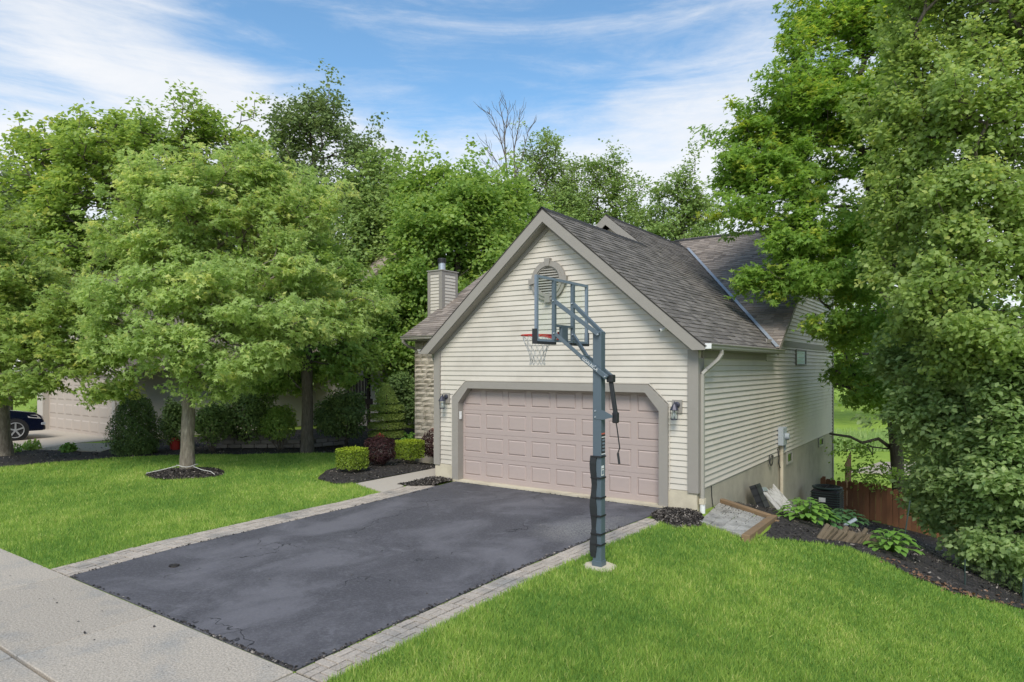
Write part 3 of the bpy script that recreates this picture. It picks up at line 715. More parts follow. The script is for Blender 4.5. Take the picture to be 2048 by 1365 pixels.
def blades(name, poly, dens, hgt, mat, D0, holes=(), power=1.7, wid=.0050):
    P = np.array(poly); lo = P.min(0); hi = P.max(0); area = (hi[0] - lo[0]) * (hi[1] - lo[1]); n = int(area * dens)
    x = RNG.uniform(lo[0], hi[0], n); y = RNG.uniform(lo[1], hi[1], n)
    # outside the frame nothing is grown
    d = np.stack([x - CAM.x, y - CAM.y], 1); D = d @ np.array([FW.x, FW.y]); u = d @ np.array([RT.x, RT.y])
    k = (D > 2.2) & (np.abs(u) < D * .86 + .6)
    k &= RNG.random(n) < np.clip((D0 / np.maximum(D, .1)) ** power, 0, 1)
    x = x[k]; y = y[k]; D = D[k]; m = inpoly(x, y, poly)
    for hx, hy, hr in holes: m &= (x - hx) ** 2 + (y - hy) ** 2 > hr ** 2
    if poly is LAWN_L: m &= ~inpoly(x, y, ring)
    x = x[m]; y = y[m]; D = D[m]; n = len(x)
    cl = np.sin(x * 2.1 + np.sin(y * 1.7) * 1.3) * np.sin(y * 1.9 + .7 * x) ; cl2 = np.sin(x * 7.3 + 2 * np.sin(y * 5.1)) * np.sin(y * 6.7 + np.sin(x * 4.2))
    hh = hgt * (.65 + .7 * RNG.random(n)) * (1 + .18 * cl + .12 * cl2)
    aim = RNG.normal(size=(n, 3)) * .58; aim[:, 2] = 1; nr = RNG.normal(size=(n, 3)); nr[:, 2] *= .2
    wfac = np.clip(D / D0, 1, 2.6)
    T, F = BLADE; nr /= np.linalg.norm(nr, axis=1, keepdims=True); aim = aim - nr * np.sum(aim * nr, 1, keepdims=True); sid = np.cross(aim, nr); sid /= np.linalg.norm(sid, axis=1, keepdims=True)
    pos = np.stack([x, y, H(x, y) - .02], 1); aim = aim / np.linalg.norm(aim, axis=1, keepdims=True)
    w = wid * wfac * (.7 + .6 * RNG.random(n))
    V = np.stack([pos - sid * w[:, None], pos + sid * w[:, None], pos + aim * hh[:, None]], 1)
    pt_ = np.sin(x * .9 + 1.3 * np.sin(y * .7)) * np.sin(y * 1.1 + x * .4)
    tint = np.clip(.38 + .17 * pt_ + .15 * cl + .15 * cl2 + RNG.normal(size=n) * .26 + (RNG.random(n) < .07) * .45, 0, 1)
    o = fast_mesh(name, V.reshape(-1, 3), np.arange(3 * n), np.full(n, 3), mat, None, np.repeat(tint, 3)); tag(o, kind='stuff'); return o
POLE = (3.235, -4.10)
ga = blades('grass_right_lawn', LAWN_R, 7600, .074, LF['grass'], 6.5, [(POLE[0], POLE[1], .19)])
gb = blades('grass_left_lawn', LAWN_L, 3600, .070, LF['grass'], 10, [])

# ------------------------------------------------------------------ the house
house = thing('house', 'beige sided house with a two car garage gable facing the driveway', 'house', (0, 4.5, 0))
SL = .85; RZ = 5.90
roofz = lambda x: RZ - SL * abs(x)
# wall shells (the boards hang on them)
fwall = MB()
fwall.box(-3.15, -2.47, -.145, -.02, .34, 3.0); fwall.box(2.47, 3.13, -.145, -.02, .34, 3.0)
fwall.prism([(-2.47, 1.84), (-2.18, 2.18), (2.18, 2.18), (2.47, 1.84), (2.47, 3.0), (3.13, 3.0), (0, 5.64), (-3.13, 3.0), (-2.47, 3.0)], 'y', -.145, -.02)
fw = fwall.build('front_wall', M['siding'], house)
swall = MB(); swall.box(2.98, 3.145, -.14, 13.6, .33, 3.1)
swall.prism([(4.9, 3.0), (13.6, 3.0), (13.6, 5.2), (11.0, 6.93), (5.1, 3.0)], 'x', 2.98, 3.145)
sw = swall.build('side_wall', M['siding'], house)
MB().box(-3.15, -3.0, -.13, 13.6, 0.0, 3.1).build('far_side_wall', M['siding'], house)
MB().box(-7.0, 3.12, 13.5, 13.62, -2.4, 5.3).build('rear_wall', M['siding'], house)
def board(parent, pts, axis_, base, sgn, zb, zt, b0=.019, b1=.0005, gap=.004):
    """a lap board: pts = (u0 bottom, u1 bottom, u0 top, u1 top)"""
    u0, u1, t0, t1 = pts
    def P(u, off, z): return (u, base + sgn * off, z) if axis_ == 'x' else (base + sgn * off, u, z)
    zb = zb + gap
    vs = [P(u0, 0, zb), P(u1, 0, zb), P(u1, b0, zb), P(u0, b0, zb), P(t0, 0, zt), P(t1, 0, zt), P(t1, b1, zt), P(t0, b1, zt)]
    return MB().add(vs, [(0, 1, 2, 3), (4, 7, 6, 5), (0, 4, 5, 1), (1, 5, 6, 2), (2, 6, 7, 3), (3, 7, 4, 0)]).build('siding_board', M['siding'], parent)
EX = .109
def fspan(z):
    hw = min(2.995, (5.50 - z) / .84)
    if z >= 2.285: return [(-hw, hw)]
    o = 2.615 if z <= 1.915 else 2.615 - (z - 1.915) * .40 / .375
    return [(-hw, -o), (o, hw)]
z = .358
while z < 5.46:
    zt = min(z + EX, 5.49)
    sb = fspan(z); st = fspan(min(zt, 5.495))
    if len(sb) != len(st): st = sb
    for (a, b), (c, d) in zip(sb, st): board(fw, (a, b, c, d), 'x', -.145, -1, z, zt)
    z += EX
z = .36; k = 0
while z < 6.9:
    zt = z + EX
    if z < 2.74: sp_ = [(.13, 13.52, .13, 13.52)]; zt = min(zt, 2.79)
    elif z < 3.15: sp_ = [(4.66, 13.52, 4.66, 13.52)]
    elif z < 3.27: sp_ = []
    else:
        f_ = lambda q: (4.855 + (q + .22 - 3.075) / .666, min(13.52, 11 + (7.17 - .22 - q) / .666))
        a, b = f_(z); c, d = f_(zt); sp_ = [(a, b, c, d)] if d > c else []
    for s_ in sp_: board(sw, s_, 'y', 3.145, 1, z, zt, .030, .0005, .014)
    z += EX
# foundation
MB().box(-3.16, -2.60, -.165, .02, -.25, .35).build('front_foundation', M['found'], house); MB().box(2.60, 3.16, -.165, .02, -.3, .35).build('front_foundation', M['found'], house)
MB().box(2.95, 3.155, .025, 13.6, -3.0, .345).build('side_foundation', M['stucco'], house)
MB().box(-2.60, 2.60, -.23, .06, -.12, .028).build('door_sill', M['found'], house)
# corner boards, door surround
tr = MB(); tr.box(3.0, 3.198, -.195, -.148, .33, 2.94).box(3.149, 3.198, -.148, .12, .33, 2.79); tr.build('corner_board', M['trim'], house)
tr = MB(); tr.box(-3.185, -3.0, -.192, -.148, .33, 3.05).box(-3.185, -3.152, -.148, .12, .33, 3.05); tr.build('corner_board', M['trim'], house)
MB().box(3.149, 3.185, 13.5, 13.66, -2.4, 5.2).build('corner_board', M['trim'], house)
MB().box(3.149, 3.178, .12, 4.62, 2.79, 2.935).build('frieze_board', M['trim'], house)
MB().box(3.149, 3.180, 4.66, 13.5, 3.16, 3.30).build('frieze_board', M['trim'], house)
ti = [(-2.44, .0), (-2.44, 1.80), (-2.16, 2.14), (2.16, 2.14), (2.44, 1.80), (2.44, .0)]
to = [(-2.62, .0), (-2.62, 1.915), (-2.22, 2.29), (2.22, 2.29), (2.62, 1.915), (2.62, .0)]
for k in range(5):
    a, b, c, d = ti[k], ti[k + 1], to[k + 1], to[k]
    MB().hexa([(a[0], -.195, a[1]), (b[0], -.195, b[1]), (c[0], -.195, c[1]), (d[0], -.195, d[1])], [(a[0], .0, a[1]), (b[0], .0, b[1]), (c[0], .0, c[1]), (d[0], .0, d[1])]).build('door_trim', M['trim'], house)
# light edge strips round the siding
es = MB()
for k in range(5):
    c, d = to[k + 1], to[k]; e = 1.008
    es.beam((d[0] * e, -.172, d[1] * e + (.006 if d[1] > .1 else .33)), (c[0] * e, -.172, c[1] * e + (.006 if c[1] > .1 else .33)), .016, .012, (0, 1, 0))
es.build('siding_channel', M['siding'], house)
# garage door: four sections of eight raised panels
gd = MB().box(-2.47, 2.47, .030, .06, .028, 2.18).build('garage_door', M['door'], house)
SH = (2.18 - .03) / 4; PW = 4.94 / 8
def section(zb):
    mb = MB(); x0 = -2.47; zt = zb + SH - .004
    for c in range(8):
        xa = x0 + c * PW; xb = xa + PW; pa, pb, pc, pd = xa + .065, xb - .065, zb + .105, zt - .085
        for q in ([(xa, zb), (xb, zb), (pb, pc), (pa, pc)], [(xb, zb), (xb, zt), (pb, pd), (pb, pc)], [(xb, zt), (xa, zt), (pa, pd), (pb, pd)], [(xa, zt), (xa, zb), (pa, pc), (pa, pd)]):
            mb.add([(u, 0, w) for u, w in q], [(0, 1, 2, 3)])
        i_ = .013
        ra = [(pa, pc), (pb, pc), (pb, pd), (pa, pd)]; rb = [(pa + i_, pc + i_), (pb - i_, pc + i_), (pb - i_, pd - i_), (pa + i_, pd - i_)]
        for e in range(4): mb.add([(ra[e][0], 0, ra[e][1]), (ra[(e + 1) % 4][0], 0, ra[(e + 1) % 4][1]), (rb[(e + 1) % 4][0], .016, rb[(e + 1) % 4][1]), (rb[e][0], .016, rb[e][1])], [(0, 1, 2, 3)])
    mb.add([(x0, 0, zt), (-x0, 0, zt), (-x0, .03, zt + .003), (x0, .03, zt + .003)], [(0, 1, 2, 3)])
    mb.add([(x0, 0, zb), (-x0, 0, zb), (-x0, .03, zb), (x0, .03, zb)], [(0, 3, 2, 1)])
    return mb
pw, ph = PW - .13 - .026, SH - .004 - .19 - .026
pm = MB(); bv = .026
pm.add([(-pw / 2, .016, 0), (pw / 2, .016, 0), (pw / 2, .016, ph), (-pw / 2, .016, ph), (-pw / 2 + bv, -.004, bv), (pw / 2 - bv, -.004, bv), (pw / 2 - bv, -.004, ph - bv), (-pw / 2 + bv, -.004, ph - bv)],
       [(4, 5, 6, 7), (0, 1, 5, 4), (1, 2, 6, 5), (2, 3, 7, 6), (3, 0, 4, 7)])
pme = mesh_of(pm, 'door_panel', M['door'])
for s_ in range(4):
    zb = .03 + s_ * SH
    section(zb).build('door_section', M['door'], gd)
    for c in range(8): place('door_panel', pme, (-2.47 + (c + .5) * PW, 0, zb + .105 + .013), gd)
# gable vent
vc = (0.0, 4.43)
def ring_seg(r0, r1, y0, y1, n=36):
    mb = MB()
    for k in range(n):
        a = 2 * math.pi * k / n; b = 2 * math.pi * (k + 1) / n
        P = lambda r, t, y: (vc[0] + r * math.cos(t), y, vc[1] + r * math.sin(t))
        mb.hexa([P(r0, a, y0), P(r1, a, y0), P(r1, b, y0), P(r0, b, y0)], [P(r0, a, y1), P(r1, a, y1), P(r1, b, y1), P(r0, b, y1)])
    return mb
mb = ring_seg(.275, .415, -.215, -.163); mb2 = ring_seg(.30, .345, -.235, -.216); o_ = len(mb.v); mb.v += mb2.v; mb.f += [tuple(i + o_ for i in f) for f in mb2.f]
vent = mb.build('gable_vent', M['trim'], house)
for t in range(4):
    a = t * math.pi / 2; ca, sa = math.cos(a), math.sin(a)
    q = [(.30, -.045), (.46, -.07), (.46, .07), (.30, .045)]
    MB().prism([(vc[0] + r * ca - w * sa, vc[1] + r * sa + w * ca) for r, w in q], 'y', -.25, -.162).build('keystone', M['trim'], vent)
MB().lathe([(.29, 0), (.29, .01)], (vc[0], -.170, vc[1]), 28, 'y').build('vent_back', M['soffit'], vent)
for k in range(10):
    zz = vc[1] - .262 + k * .054; hw = math.sqrt(max(.001, .288 ** 2 - (zz + .02 - vc[1]) ** 2))
    MB().hexa([(-hw, -.215, zz), (hw, -.215, zz), (hw, -.178, zz + .028), (-hw, -.178, zz + .028)], [(-hw, -.209, zz + .012), (hw, -.209, zz + .012), (hw, -.172, zz + .040), (-hw, -.172, zz + .040)]).build('louvre', M['trim_light'], vent)
MB().lathe([(.02, 0), (.02, .012)], (0, -.168, 4.43), 6, 'y')

# roofs
roof = MB()
# slab thickness under the shingles: right and left planes of the garage roof, then the higher roof behind
def slab(mb, p, th=.03):
    """p: plane quad corner points, counter-clockwise from above"""
    mb.hexa([(a, b, c - th) for a, b, c in p], p); return mb
slab(roof, [(0, -.43, RZ), (3.40, -.43, roofz(3.40)), (3.40, 4.87, roofz(3.40)), (0, 4.87, RZ)][::-1] if False else [(0, -.43, RZ), (3.40, -.43, roofz(3.40)), (3.40, 4.87, roofz(3.40)), (0, 4.87, RZ)])
slab(roof, [(-3.40, -.43, roofz(3.40)), (0, -.43, RZ), (0, 4.87, RZ), (-3.40, 4.87, roofz(3.40))])
A2 = -1.08; Z2 = RZ - SL * A2
slab(roof, [(A2, 4.56, Z2), (3.38, 4.88, roofz(3.38)), (3.38, 4.9, roofz(3.38)), (A2, 10.6, Z2)])
slab(roof, [(-5.1, 4.56, Z2 - SL * 4.02), (A2, 4.56, Z2), (A2, 10.6, Z2), (-5.1, 10.6, Z2 - SL * 4.02)])
groof = roof.build('garage_roof', M['deck'], house)
MS = .666; mz = lambda y: 3.075 + MS * (y - 4.855)
mroof = MB(); slab(mroof, [(-7.0, 4.9, mz(4.9)), (3.40, 4.9, mz(4.9)), (3.40, 11.0, mz(11)), (-7.0, 11, mz(11))], .035)
slab(mroof, [(-7.0, 11.0, mz(11)), (3.40, 11.0, mz(11)), (3.40, 13.95, mz(11) - MS * 2.95), (-7.0, 13.95, mz(11) - MS * 2.95)], .035)
mroof = mroof.build('main_roof', M['deck'], house)
WS = .58; wz = lambda y: 3.56 + WS * (y - 2.595)
wroof = MB(); slab(wroof, [(-6.9, 2.60, wz(2.6)), (-3.3, 2.60, wz(2.6)), (-1.6, 7.6, wz(7.6)), (-6.9, 7.6, wz(7.6))])
slab(wroof, [(-6.9, 7.6, wz(7.6)), (-1.6, 7.6, wz(7.6)), (-1.6, 11, wz(7.6) - 2), (-6.9, 11, wz(7.6) - 2)])
wroof = wroof.build('wing_roof', M['deck'], house)

TABS = []
for k in range(4):
    t0 = .006 + .003 * k
    TABS.append(mesh_of(MB().hexa([(0, 0, 0), (1, 0, 0), (1, .155, 0), (0, .155, 0)], [(0, 0, t0 + .007), (1, 0, t0 + .007), (1, .155, .004), (0, .155, .004)]), 'shingle', M['shingle']))
def shingle_plane(org, u, v, nrm, vlen, span, parent, npieces, mat, ex=.138, wmean=.31):
    """org at the eave; u along it, v up the slope; span(v) gives the run of the course"""
    u, v, nrm = Vector(u).normalized(), Vector(v).normalized(), Vector(nrm).normalized(); org = Vector(org)
    cells = []; c = 0; vv = 0
    while vv < vlen - .02:
        for (a, b) in [span(vv + ex / 2)]:
            x = a - random.random() * wmean
            while x < b:
                w = wmean * random.uniform(.55, 1.35); s = max(x, a); e = min(x + w, b)
                if e - s > .02: cells.append((org + u * s + v * vv + nrm * .001, e - s - .004, random.randrange(4)))
                x += w
        vv += ex; c += 1
    cells.sort(key=lambda q: (q[0] - CAM).length)
    rot = Matrix((u, v, nrm)).transposed().to_4x4()
    for p, w, k in cells[:npieces]:
        o = bpy.data.objects.new('shingle', TABS[k]); COL.objects.link(o); o.matrix_basis = Matrix.Translation(p) @ rot @ Matrix.Diagonal((w, 1, 1, 1)); set_parent(o, parent)
    rest = cells[npieces:]
    if rest:
        mb = MB()
        for p, w, k in rest:
            t0 = .006 + .003 * k; q = lambda a_, b_, c_: p + u * a_ + v * b_ + nrm * c_
            mb.add([q(0, 0, 0), q(w, 0, 0), q(w, 0, t0 + .007), q(0, 0, t0 + .007), q(w, .155, .004), q(0, .155, .004)], [(0, 1, 2, 3), (3, 2, 4, 5), (0, 3, 5), (1, 4, 2)])
        o = mb.build('shingles', mat, parent); o['kind'] = 'stuff'
nA = Vector((SL, 0, 1)).normalized()
hyp = math.sqrt(1 + SL * SL)
def spanA(vv):
    x = 3.40 - vv / hyp
    y1 = 4.855 + (3.32 - x) / .784 if x < 3.32 else 4.86
    return ((-.44 if x > 0 else 4.55), y1 + .03)
shingle_plane((3.42, 0, roofz(3.42)), (0, 1, 0), (-1, 0, SL), nA, (3.42 - A2) * hyp, spanA, groof, 300, M['shingle'])
nM = Vector((0, -MS, 1)).normalized(); hm = math.sqrt(1 + MS * MS)
def spanM(vv):
    y = 4.86 + vv / hm
    return (max(3.32 - .784 * (y - 4.855), A2 - .3) - .02, 3.42)
shingle_plane((0, 4.86, mz(4.86)), (1, 0, 0), (0, 1, MS), nM, 6.14 * hm, spanM, mroof, 0, M['shingle_w'], wmean=.26)
nW = Vector((0, -WS, 1)).normalized(); hw_ = math.sqrt(1 + WS * WS)
shingle_plane((0, 2.57, wz(2.57)), (1, 0, 0), (0, 1, WS), nW, 5.0 * hw_, lambda vv: (-6.92, -3.2 + vv * .3), wroof, 0, M['shingle_w'], wmean=.28)
def ridge(a, b, parent, w=.13, dz=.02, sl=SL):
    a, b = Vector(a), Vector(b); n = int((b - a).length / .2); d = (b - a).normalized(); s = d.cross(Vector((0, 0, 1))).normalized(); mb = MB()
    for k in range(n):
        p = a + d * (k * .2); q = p + d * .24; z0_, z1_ = dz + .014, dz
        for sg in (-1, 1):
            vs = [p + Vector((0, 0, z0_)), q + Vector((0, 0, z1_)), q + s * sg * w + Vector((0, 0, z1_ - w * sl)), p + s * sg * w + Vector((0, 0, z0_ - w * sl))]
            mb.hexa([x - Vector((0, 0, .012)) for x in vs], vs)
    o = mb.build('ridge_cap', M['ridge'], parent); o['kind'] = 'stuff'
ridge((0, -.45, RZ), (0, 4.62, RZ), groof); ridge((A2, 4.55, Z2), (A2, 10.5, Z2), groof); ridge((-1.6, 11, mz(11)), (3.42, 11, mz(11)), mroof, sl=MS)
# valley flashing
vf = MB(); n_ = 3
for k in range(n_):
    f0, f1 = k / n_, (k + 1) / n_
    P = lambda f: Vector((3.34 + (-.92 - 3.34) * f, 4.86 + (10.32 - 4.86) * f, 3.075 + (6.70 - 3.075) * f + .040))
    p, q = P(f0), P(f1); sA = Vector((.0, -.06, .002)); sM = Vector((.08, .0, .006))
    vf.add([p + Vector((0, 0, 0)), q, q + sM, p + sM], [(0, 1, 2, 3)]); vf.add([p, p + sA, q + sA, q], [(0, 1, 2, 3)])
vf.build('valley_flashing', M['flash'], house)

# rakes, soffits
for sg in (-1, 1):
    MB().prism([(0, RZ - .012), (sg * 3.40, roofz(3.40) - .012), (sg * 3.40, 2.93), (sg * 3.165, 2.93), (0, 5.62)], 'y', -.425, -.395).build('rake_board', M['trim'], house)
    MB().hexa([(0, -.394, 5.60), (sg * 3.15, -.394, 2.93), (sg * 3.15, -.148, 2.93), (0, -.148, 5.60)], [(0, -.394, 5.64), (sg * 3.15, -.394, 2.96), (sg * 3.15, -.148, 2.96), (0, -.148, 5.64)]).build('soffit', M['soffit'], house)
    MB().hexa([(0, -.178, 5.495), (sg * 3.0, -.178, 2.975), (sg * 3.0, -.148, 2.975), (0, -.148, 5.495)], [(0, -.178, 5.60), (sg * 3.12, -.178, 2.952), (sg * 3.12, -.148, 2.952), (0, -.148, 5.60)]).build('frieze_board', M['trim'], house)
    MB().box(min(sg * 3.152, sg * 3.395), max(sg * 3.152, sg * 3.395), -.39, 4.95, 2.932, 2.955).build('eave_soffit', M['soffit'], house)
    MB().box(min(sg * 3.36, sg * 3.395), max(sg * 3.36, sg * 3.395), -.39, 4.95, 2.956, 3.0).build('fascia_board', M['trim'], house)
for sg, x1 in ((-1, -5.1), (1, -.02)):
    MB().hexa([(A2, 4.50, Z2 - .27), (x1, 4.50, Z2 - .27 - SL * abs(x1 - A2)), (x1, 4.54, Z2 - .27 - SL * abs(x1 - A2)), (A2, 4.54, Z2 - .27)],
              [(A2, 4.50, Z2 - .012), (x1, 4.50, Z2 - .012 - SL * abs(x1 - A2)), (x1, 4.54, Z2 - .012 - SL * abs(x1 - A2)), (A2, 4.54, Z2 - .012)]).build('rake_board', M['trim'], house)
MB().prism([(-5.0, 3.3), (0, 5.6), (A2, Z2 - .30)], 'y', 4.80, 4.86).build('upper_gable_wall', M['siding'], house)
# main gable rake on the right
for a, b in (((4.87, mz(4.87)), (11, mz(11))), ((13.95, mz(11) - MS * 2.95), (11, mz(11)))):
    MB().hexa([(3.365, a[0], a[1] - .17), (3.395, a[0], a[1] - .17), (3.395, b[0], b[1] - .17), (3.365, b[0], b[1] - .17)],
              [(3.365, a[0], a[1] - .037), (3.395, a[0], a[1] - .037), (3.395, b[0], b[1] - .037), (3.365, b[0], b[1] - .037)]).build('rake_board', M['trim'], house)
# gutters with a stepped profile
gp = [(0, 0), (.085, 0), (.10, .03), (.10, .06), (.125, .085), (.125, .10), (.112, .10), (.112, .09), (.09, .062), (.09, .035), (.078, .01), (.01, .01), (.01, .10), (0, .10)]
gt = MB().prism([(3.397 + a, 2.945 + b) for a, b in gp], 'y', -.40, 5.06).build('gutter', M['trim_light'], house)
MB().box(3.397, 3.51, -.412, -.401, 2.95, 3.045).build('end_cap', M['white'], gt)
gt2 = MB().prism([(-3.397 - a, 2.945 + b) for a, b in gp], 'y', -.40, 4.9).build('gutter', M['trim_light'], house)
MB().prism([(2.59 - a, 3.44 + b) for a, b in gp], 'x', -6.93, -3.3).build('gutter', M['trim_light'], house)
MB().box(-6.88, -3.3, 2.592, 2.89, 3.40, 3.43).build('eave_soffit', M['soffit'], house)
def pipe(pts, w, d, name, mat, parent):
    mb = MB(); pts = [Vector(p) for p in pts]
    for i in range(len(pts) - 1):
        mb.beam(pts[i], pts[i + 1] + (pts[i + 1] - pts[i]).normalized() * .012, w, d, (0, 1, .001) if abs((pts[i + 1] - pts[i]).normalized().z) > .5 else (0, 0, 1))
    return mb.build(name, mat, parent, bevel=.008)
ds = pipe([(3.455, .33, 2.95), (3.455, .33, 2.86), (3.42, .24, 2.76), (3.30, -.02, 2.58), (3.235, -.07, 2.50), (3.235, -.07, .30), (3.235, -.07, .20)], .062, .08, 'downspout', M['trim_light'], house)
MB().box(3.19, 3.285, -.125, -.02, .13, .23).build('downspout_adapter', M['found'], ds)
MB().tube([(3.235, -.07, .16), (3.235, -.07, -.22)], .048, 14).build('drain_pipe', M['white'], ds)
pipe([(-3.455, .1, 2.95), (-3.45, .1, 2.86), (-3.25, .02, 2.6), (-3.235, 0, 2.5), (-3.235, 0, .1)], .062, .08, 'downspout', M['trim_light'], house)
pipe([(-6.85, 2.53, 3.44), (-6.86, 2.54, 3.36), (-6.86, 2.78, 3.24), (-6.86, 3.1, 3.18)], .06, .08, 'downspout', M['trim_light'], house)

# stone wing
wing = MB().box(-6.74, -3.2, 2.93, 11, -.3, 3.42); wing.prism([(2.93, 3.42), (7.6, wz(7.6) - .05), (11, 4.3), (11, 3.42)], 'x', -6.72, -3.3)
wing = wing.build('stone_wall', M['mortar'], house)
z = .02
sm = None
stone_meshes = []
for k in range(6):
    m_ = MB(); nx_, nz_ = 3, 2
    vs = []
    for iz in range(nz_ + 1):
        for ix in range(nx_ + 1):
            edge = ix in (0, nx_) or iz in (0, nz_)
            vs.append((ix / nx_, (-.012 if edge else -.035 - random.random() * .03), iz / nz_ if edge else iz / nz_ + random.uniform(-.12, .12)))
    for ix in (0, nx_):
        for iz in (0, nz_): vs.append((ix / nx_, .02, iz / nz_))
    fs = [(iz * 4 + ix, iz * 4 + ix + 1, (iz + 1) * 4 + ix + 1, (iz + 1) * 4 + ix) for iz in range(nz_) for ix in range(nx_)]
    b0, b1, b2, b3 = 12, 13, 14, 15
    fs += [(0, b0, b2, 3, 2, 1), (8, 9, 10, 11, b3, b1), (0, 4, 8, b1, b0), (3, b2, b3, 11, 7)]
    m_.add(vs, fs); stone_meshes.append(mesh_of(m_, 'stone', M['stone']))
while z < 3.36:
    hgt = random.choice([.12, .14, .16, .19]); x = -6.745
    while x < -4.2:
        w = random.uniform(.22, .55); x1 = min(x + w, -4.2)
        o = place('stone', random.choice(stone_meshes), (x + .008, 2.925, z + .006), wing, (0, 0, 0), (x1 - x - .014, 1, min(hgt, 3.38 - z) - .012)); x = x1
    z += hgt
# chimney chase
cz = 5.72
ch = MB().box(-7.33, -6.74, 4.17, 4.93, 1.0, cz).build('chimney', M['siding'], house)
for (a, b, c, d) in ((-7.345, -7.22, 4.155, 4.168), (-6.86, -6.725, 4.155, 4.168), (-6.738, -6.725, 4.168, 4.30), (-6.738, -6.725, 4.82, 4.945)):
    MB().box(a, b, c, d, 3.2, cz - .02).build('corner_board', M['trim'], ch)
MB().box(-7.22, -6.86, 4.155, 4.168, cz - .11, cz - .02).build('frieze_board', M['trim'], ch); MB().box(-6.738, -6.725, 4.30, 4.82, cz - .11, cz - .02).build('frieze_board', M['trim'], ch)
MB().box(-7.37, -6.70, 4.13, 4.97, cz, cz + .03).build('chimney_cap', M['trim_light'], ch)
z = 3.3
while z < cz - .12:
    zt = min(z + .105, cz - .11)
    board(ch, (-7.22, -6.86, -7.22, -6.86), 'x', 4.17, -1, z, zt, .019, .0005); board(ch, (4.30, 4.82, 4.30, 4.82), 'y', -6.74, 1, z, zt, .019, .0005); z += .105
MB().lathe([(.115, 0), (.115, .28)], (-7.03, 4.5, cz + .02), 16).build('flue', M['galv'], ch)
MB().lathe([(.14, 0), (.14, .13), (.13, .15)], (-7.03, 4.5, cz + .30), 16).build('flue_cap', M['black'], ch)

# windows on the side wall
def window_side(y0, y1, z0, z1, x, frame=.045, sash=True, name='window'):
    w = MB()
    w.box(x, x + .035, y0, y1, z0, z0 + frame); w.box(x, x + .035, y0, y1, z1 - frame, z1); w.box(x, x + .035, y0, y0 + frame, z0 + frame, z1 - frame); w.box(x, x + .035, y1 - frame, y1, z0 + frame, z1 - frame)
    w = w.build(name, M['trim'] if sash else M['trim_light'], house)
    MB().box(x + .006, x + .012, y0 + frame, y1 - frame, z0 + frame, z1 - frame).build('pane', M['acrylic'] if sash else M['glass'], w)
    MB().box(x - .004, x + .003, y0 + frame, y1 - frame, z0 + frame, z1 - frame).build('blind', M['white'] if sash else M['black'], w)
    return w
window_side(7.75, 9.05, 2.66, 3.12, 3.165)
window_side(11.0, 11.7, .05, .34, 3.158, .05, False, 'basement_window'); window_side(6.70, 7.3, .02, .34, 3.158, .05, False, 'basement_window')
# ------------------------------------------------------------------ things on the walls
def lantern(x, side_label):
    t = thing('wall_lantern', side_label, 'lantern', (x, -.17, 1.86), 'wall lanterns beside the garage door')
    MB().box(x - .10, x + .09, -.185, -.163, 1.78, 2.02).build('mounting_block', M['trim'], t)
    MB().lathe([(.055, 0), (.055, -.02), (.03, -.03)], (x, -.186, 1.93), 14, 'y').build('backplate', M['lantern'], t)
    MB().tube([(x, -.20, 1.92), (x, -.25, 1.90), (x, -.30, 1.94), (x, -.33, 1.99), (x, -.335, 1.94)], .011, 8).build('arm', M['lantern'], t)
    c = (x, -.335, 1.66)
    MB().lathe([(.015, .30), (.03, .285), (.07, .21), (.085, .185), (.085, .175)][::-1], c, 8).build('hood', M['lantern'], t)
    MB().lathe([(.06, 0), (.062, .015), (.06, .02)], c, 8).build('base_ring', M['lantern'], t)
    for k in range(4):
        a = k * math.pi / 2 + .4; MB().tube([(x + .055 * math.cos(a), c[1] + .055 * math.sin(a), 1.675), (x + .068 * math.cos(a), c[1] + .068 * math.sin(a), 1.84)], .005, 5).build('bar', M['lantern'], t)
    MB().lathe([(.05, .02), (.062, .175)], c, 12).build('glass', M['acrylic'], t)
    MB().lathe([(.014, .06), (.022, .1), (.012, .14)], c, 10).build('bulb', M['white'], t)
lantern(-2.80, 'dark coach lantern to the left of the garage door'); lantern(2.80, 'dark coach lantern to the right of the garage door')
kp = thing('door_keypad', 'small white keypad on the left jamb of the garage door', 'keypad', (-2.46, -.12, 1.5))
MB().box(-2.439, -2.415, -.15, -.08, 1.42, 1.60).build('cover', M['white'], kp, bevel=.006); MB().box(-2.4148, -2.412, -.14, -.09, 1.45, 1.50).build('slide', M['sticker'], kp)
sc_ = thing('security_camera', 'small white security camera under the right rake of the gable', 'security camera', (2.58, -.18, 3.3))
MB().tube([(2.58, -.178, 3.34), (2.58, -.24, 3.33)], .018, 8).build('mount', M['white'], sc_); MB().tube([(2.62, -.22, 3.35), (2.52, -.33, 3.30)], .032, 12).build('camera_body', M['white'], sc_); MB().tube([(2.519, -.331, 3.2995), (2.515, -.335, 3.298)], .022, 12).build('lens', M['black'], sc_)
# electric meter with conduit
em = thing('electric_meter', 'grey electric meter box with conduit on the side wall', 'electric meter', (3.2, 6.0, .8))
MB().box(3.165, 3.30, 5.75, 6.15, .62, 1.08).build('meter_box', M['grey_box'], em, bevel=.01)
MB().lathe([(.09, 0), (.09, .06), (.07, .09)], (3.30, 6.02, .84), 16, 'x').build('meter_dial', M['grey_box'], em)
MB().box(3.165, 3.24, 6.2, 6.34, .45, .75).build('junction_box', M['grey_box'], em, bevel=.008)
MB().tube([(3.22, 5.92, .62), (3.22, 5.92, -.95)], .045, 10).build('conduit', M['found'], em)
MB().tube([(3.2, 6.12, .62), (3.2, 6.12, .1), (3.19, 6.1, -.9)], .02, 8).build('conduit', M['found'], em)
MB().tube([(3.18, 5.7, .55), (3.2, 5.75, .3), (3.19, 5.72, .2), (3.2, 5.85, .05)], .014, 6).build('wire', M['black'], em)
cl = MB()
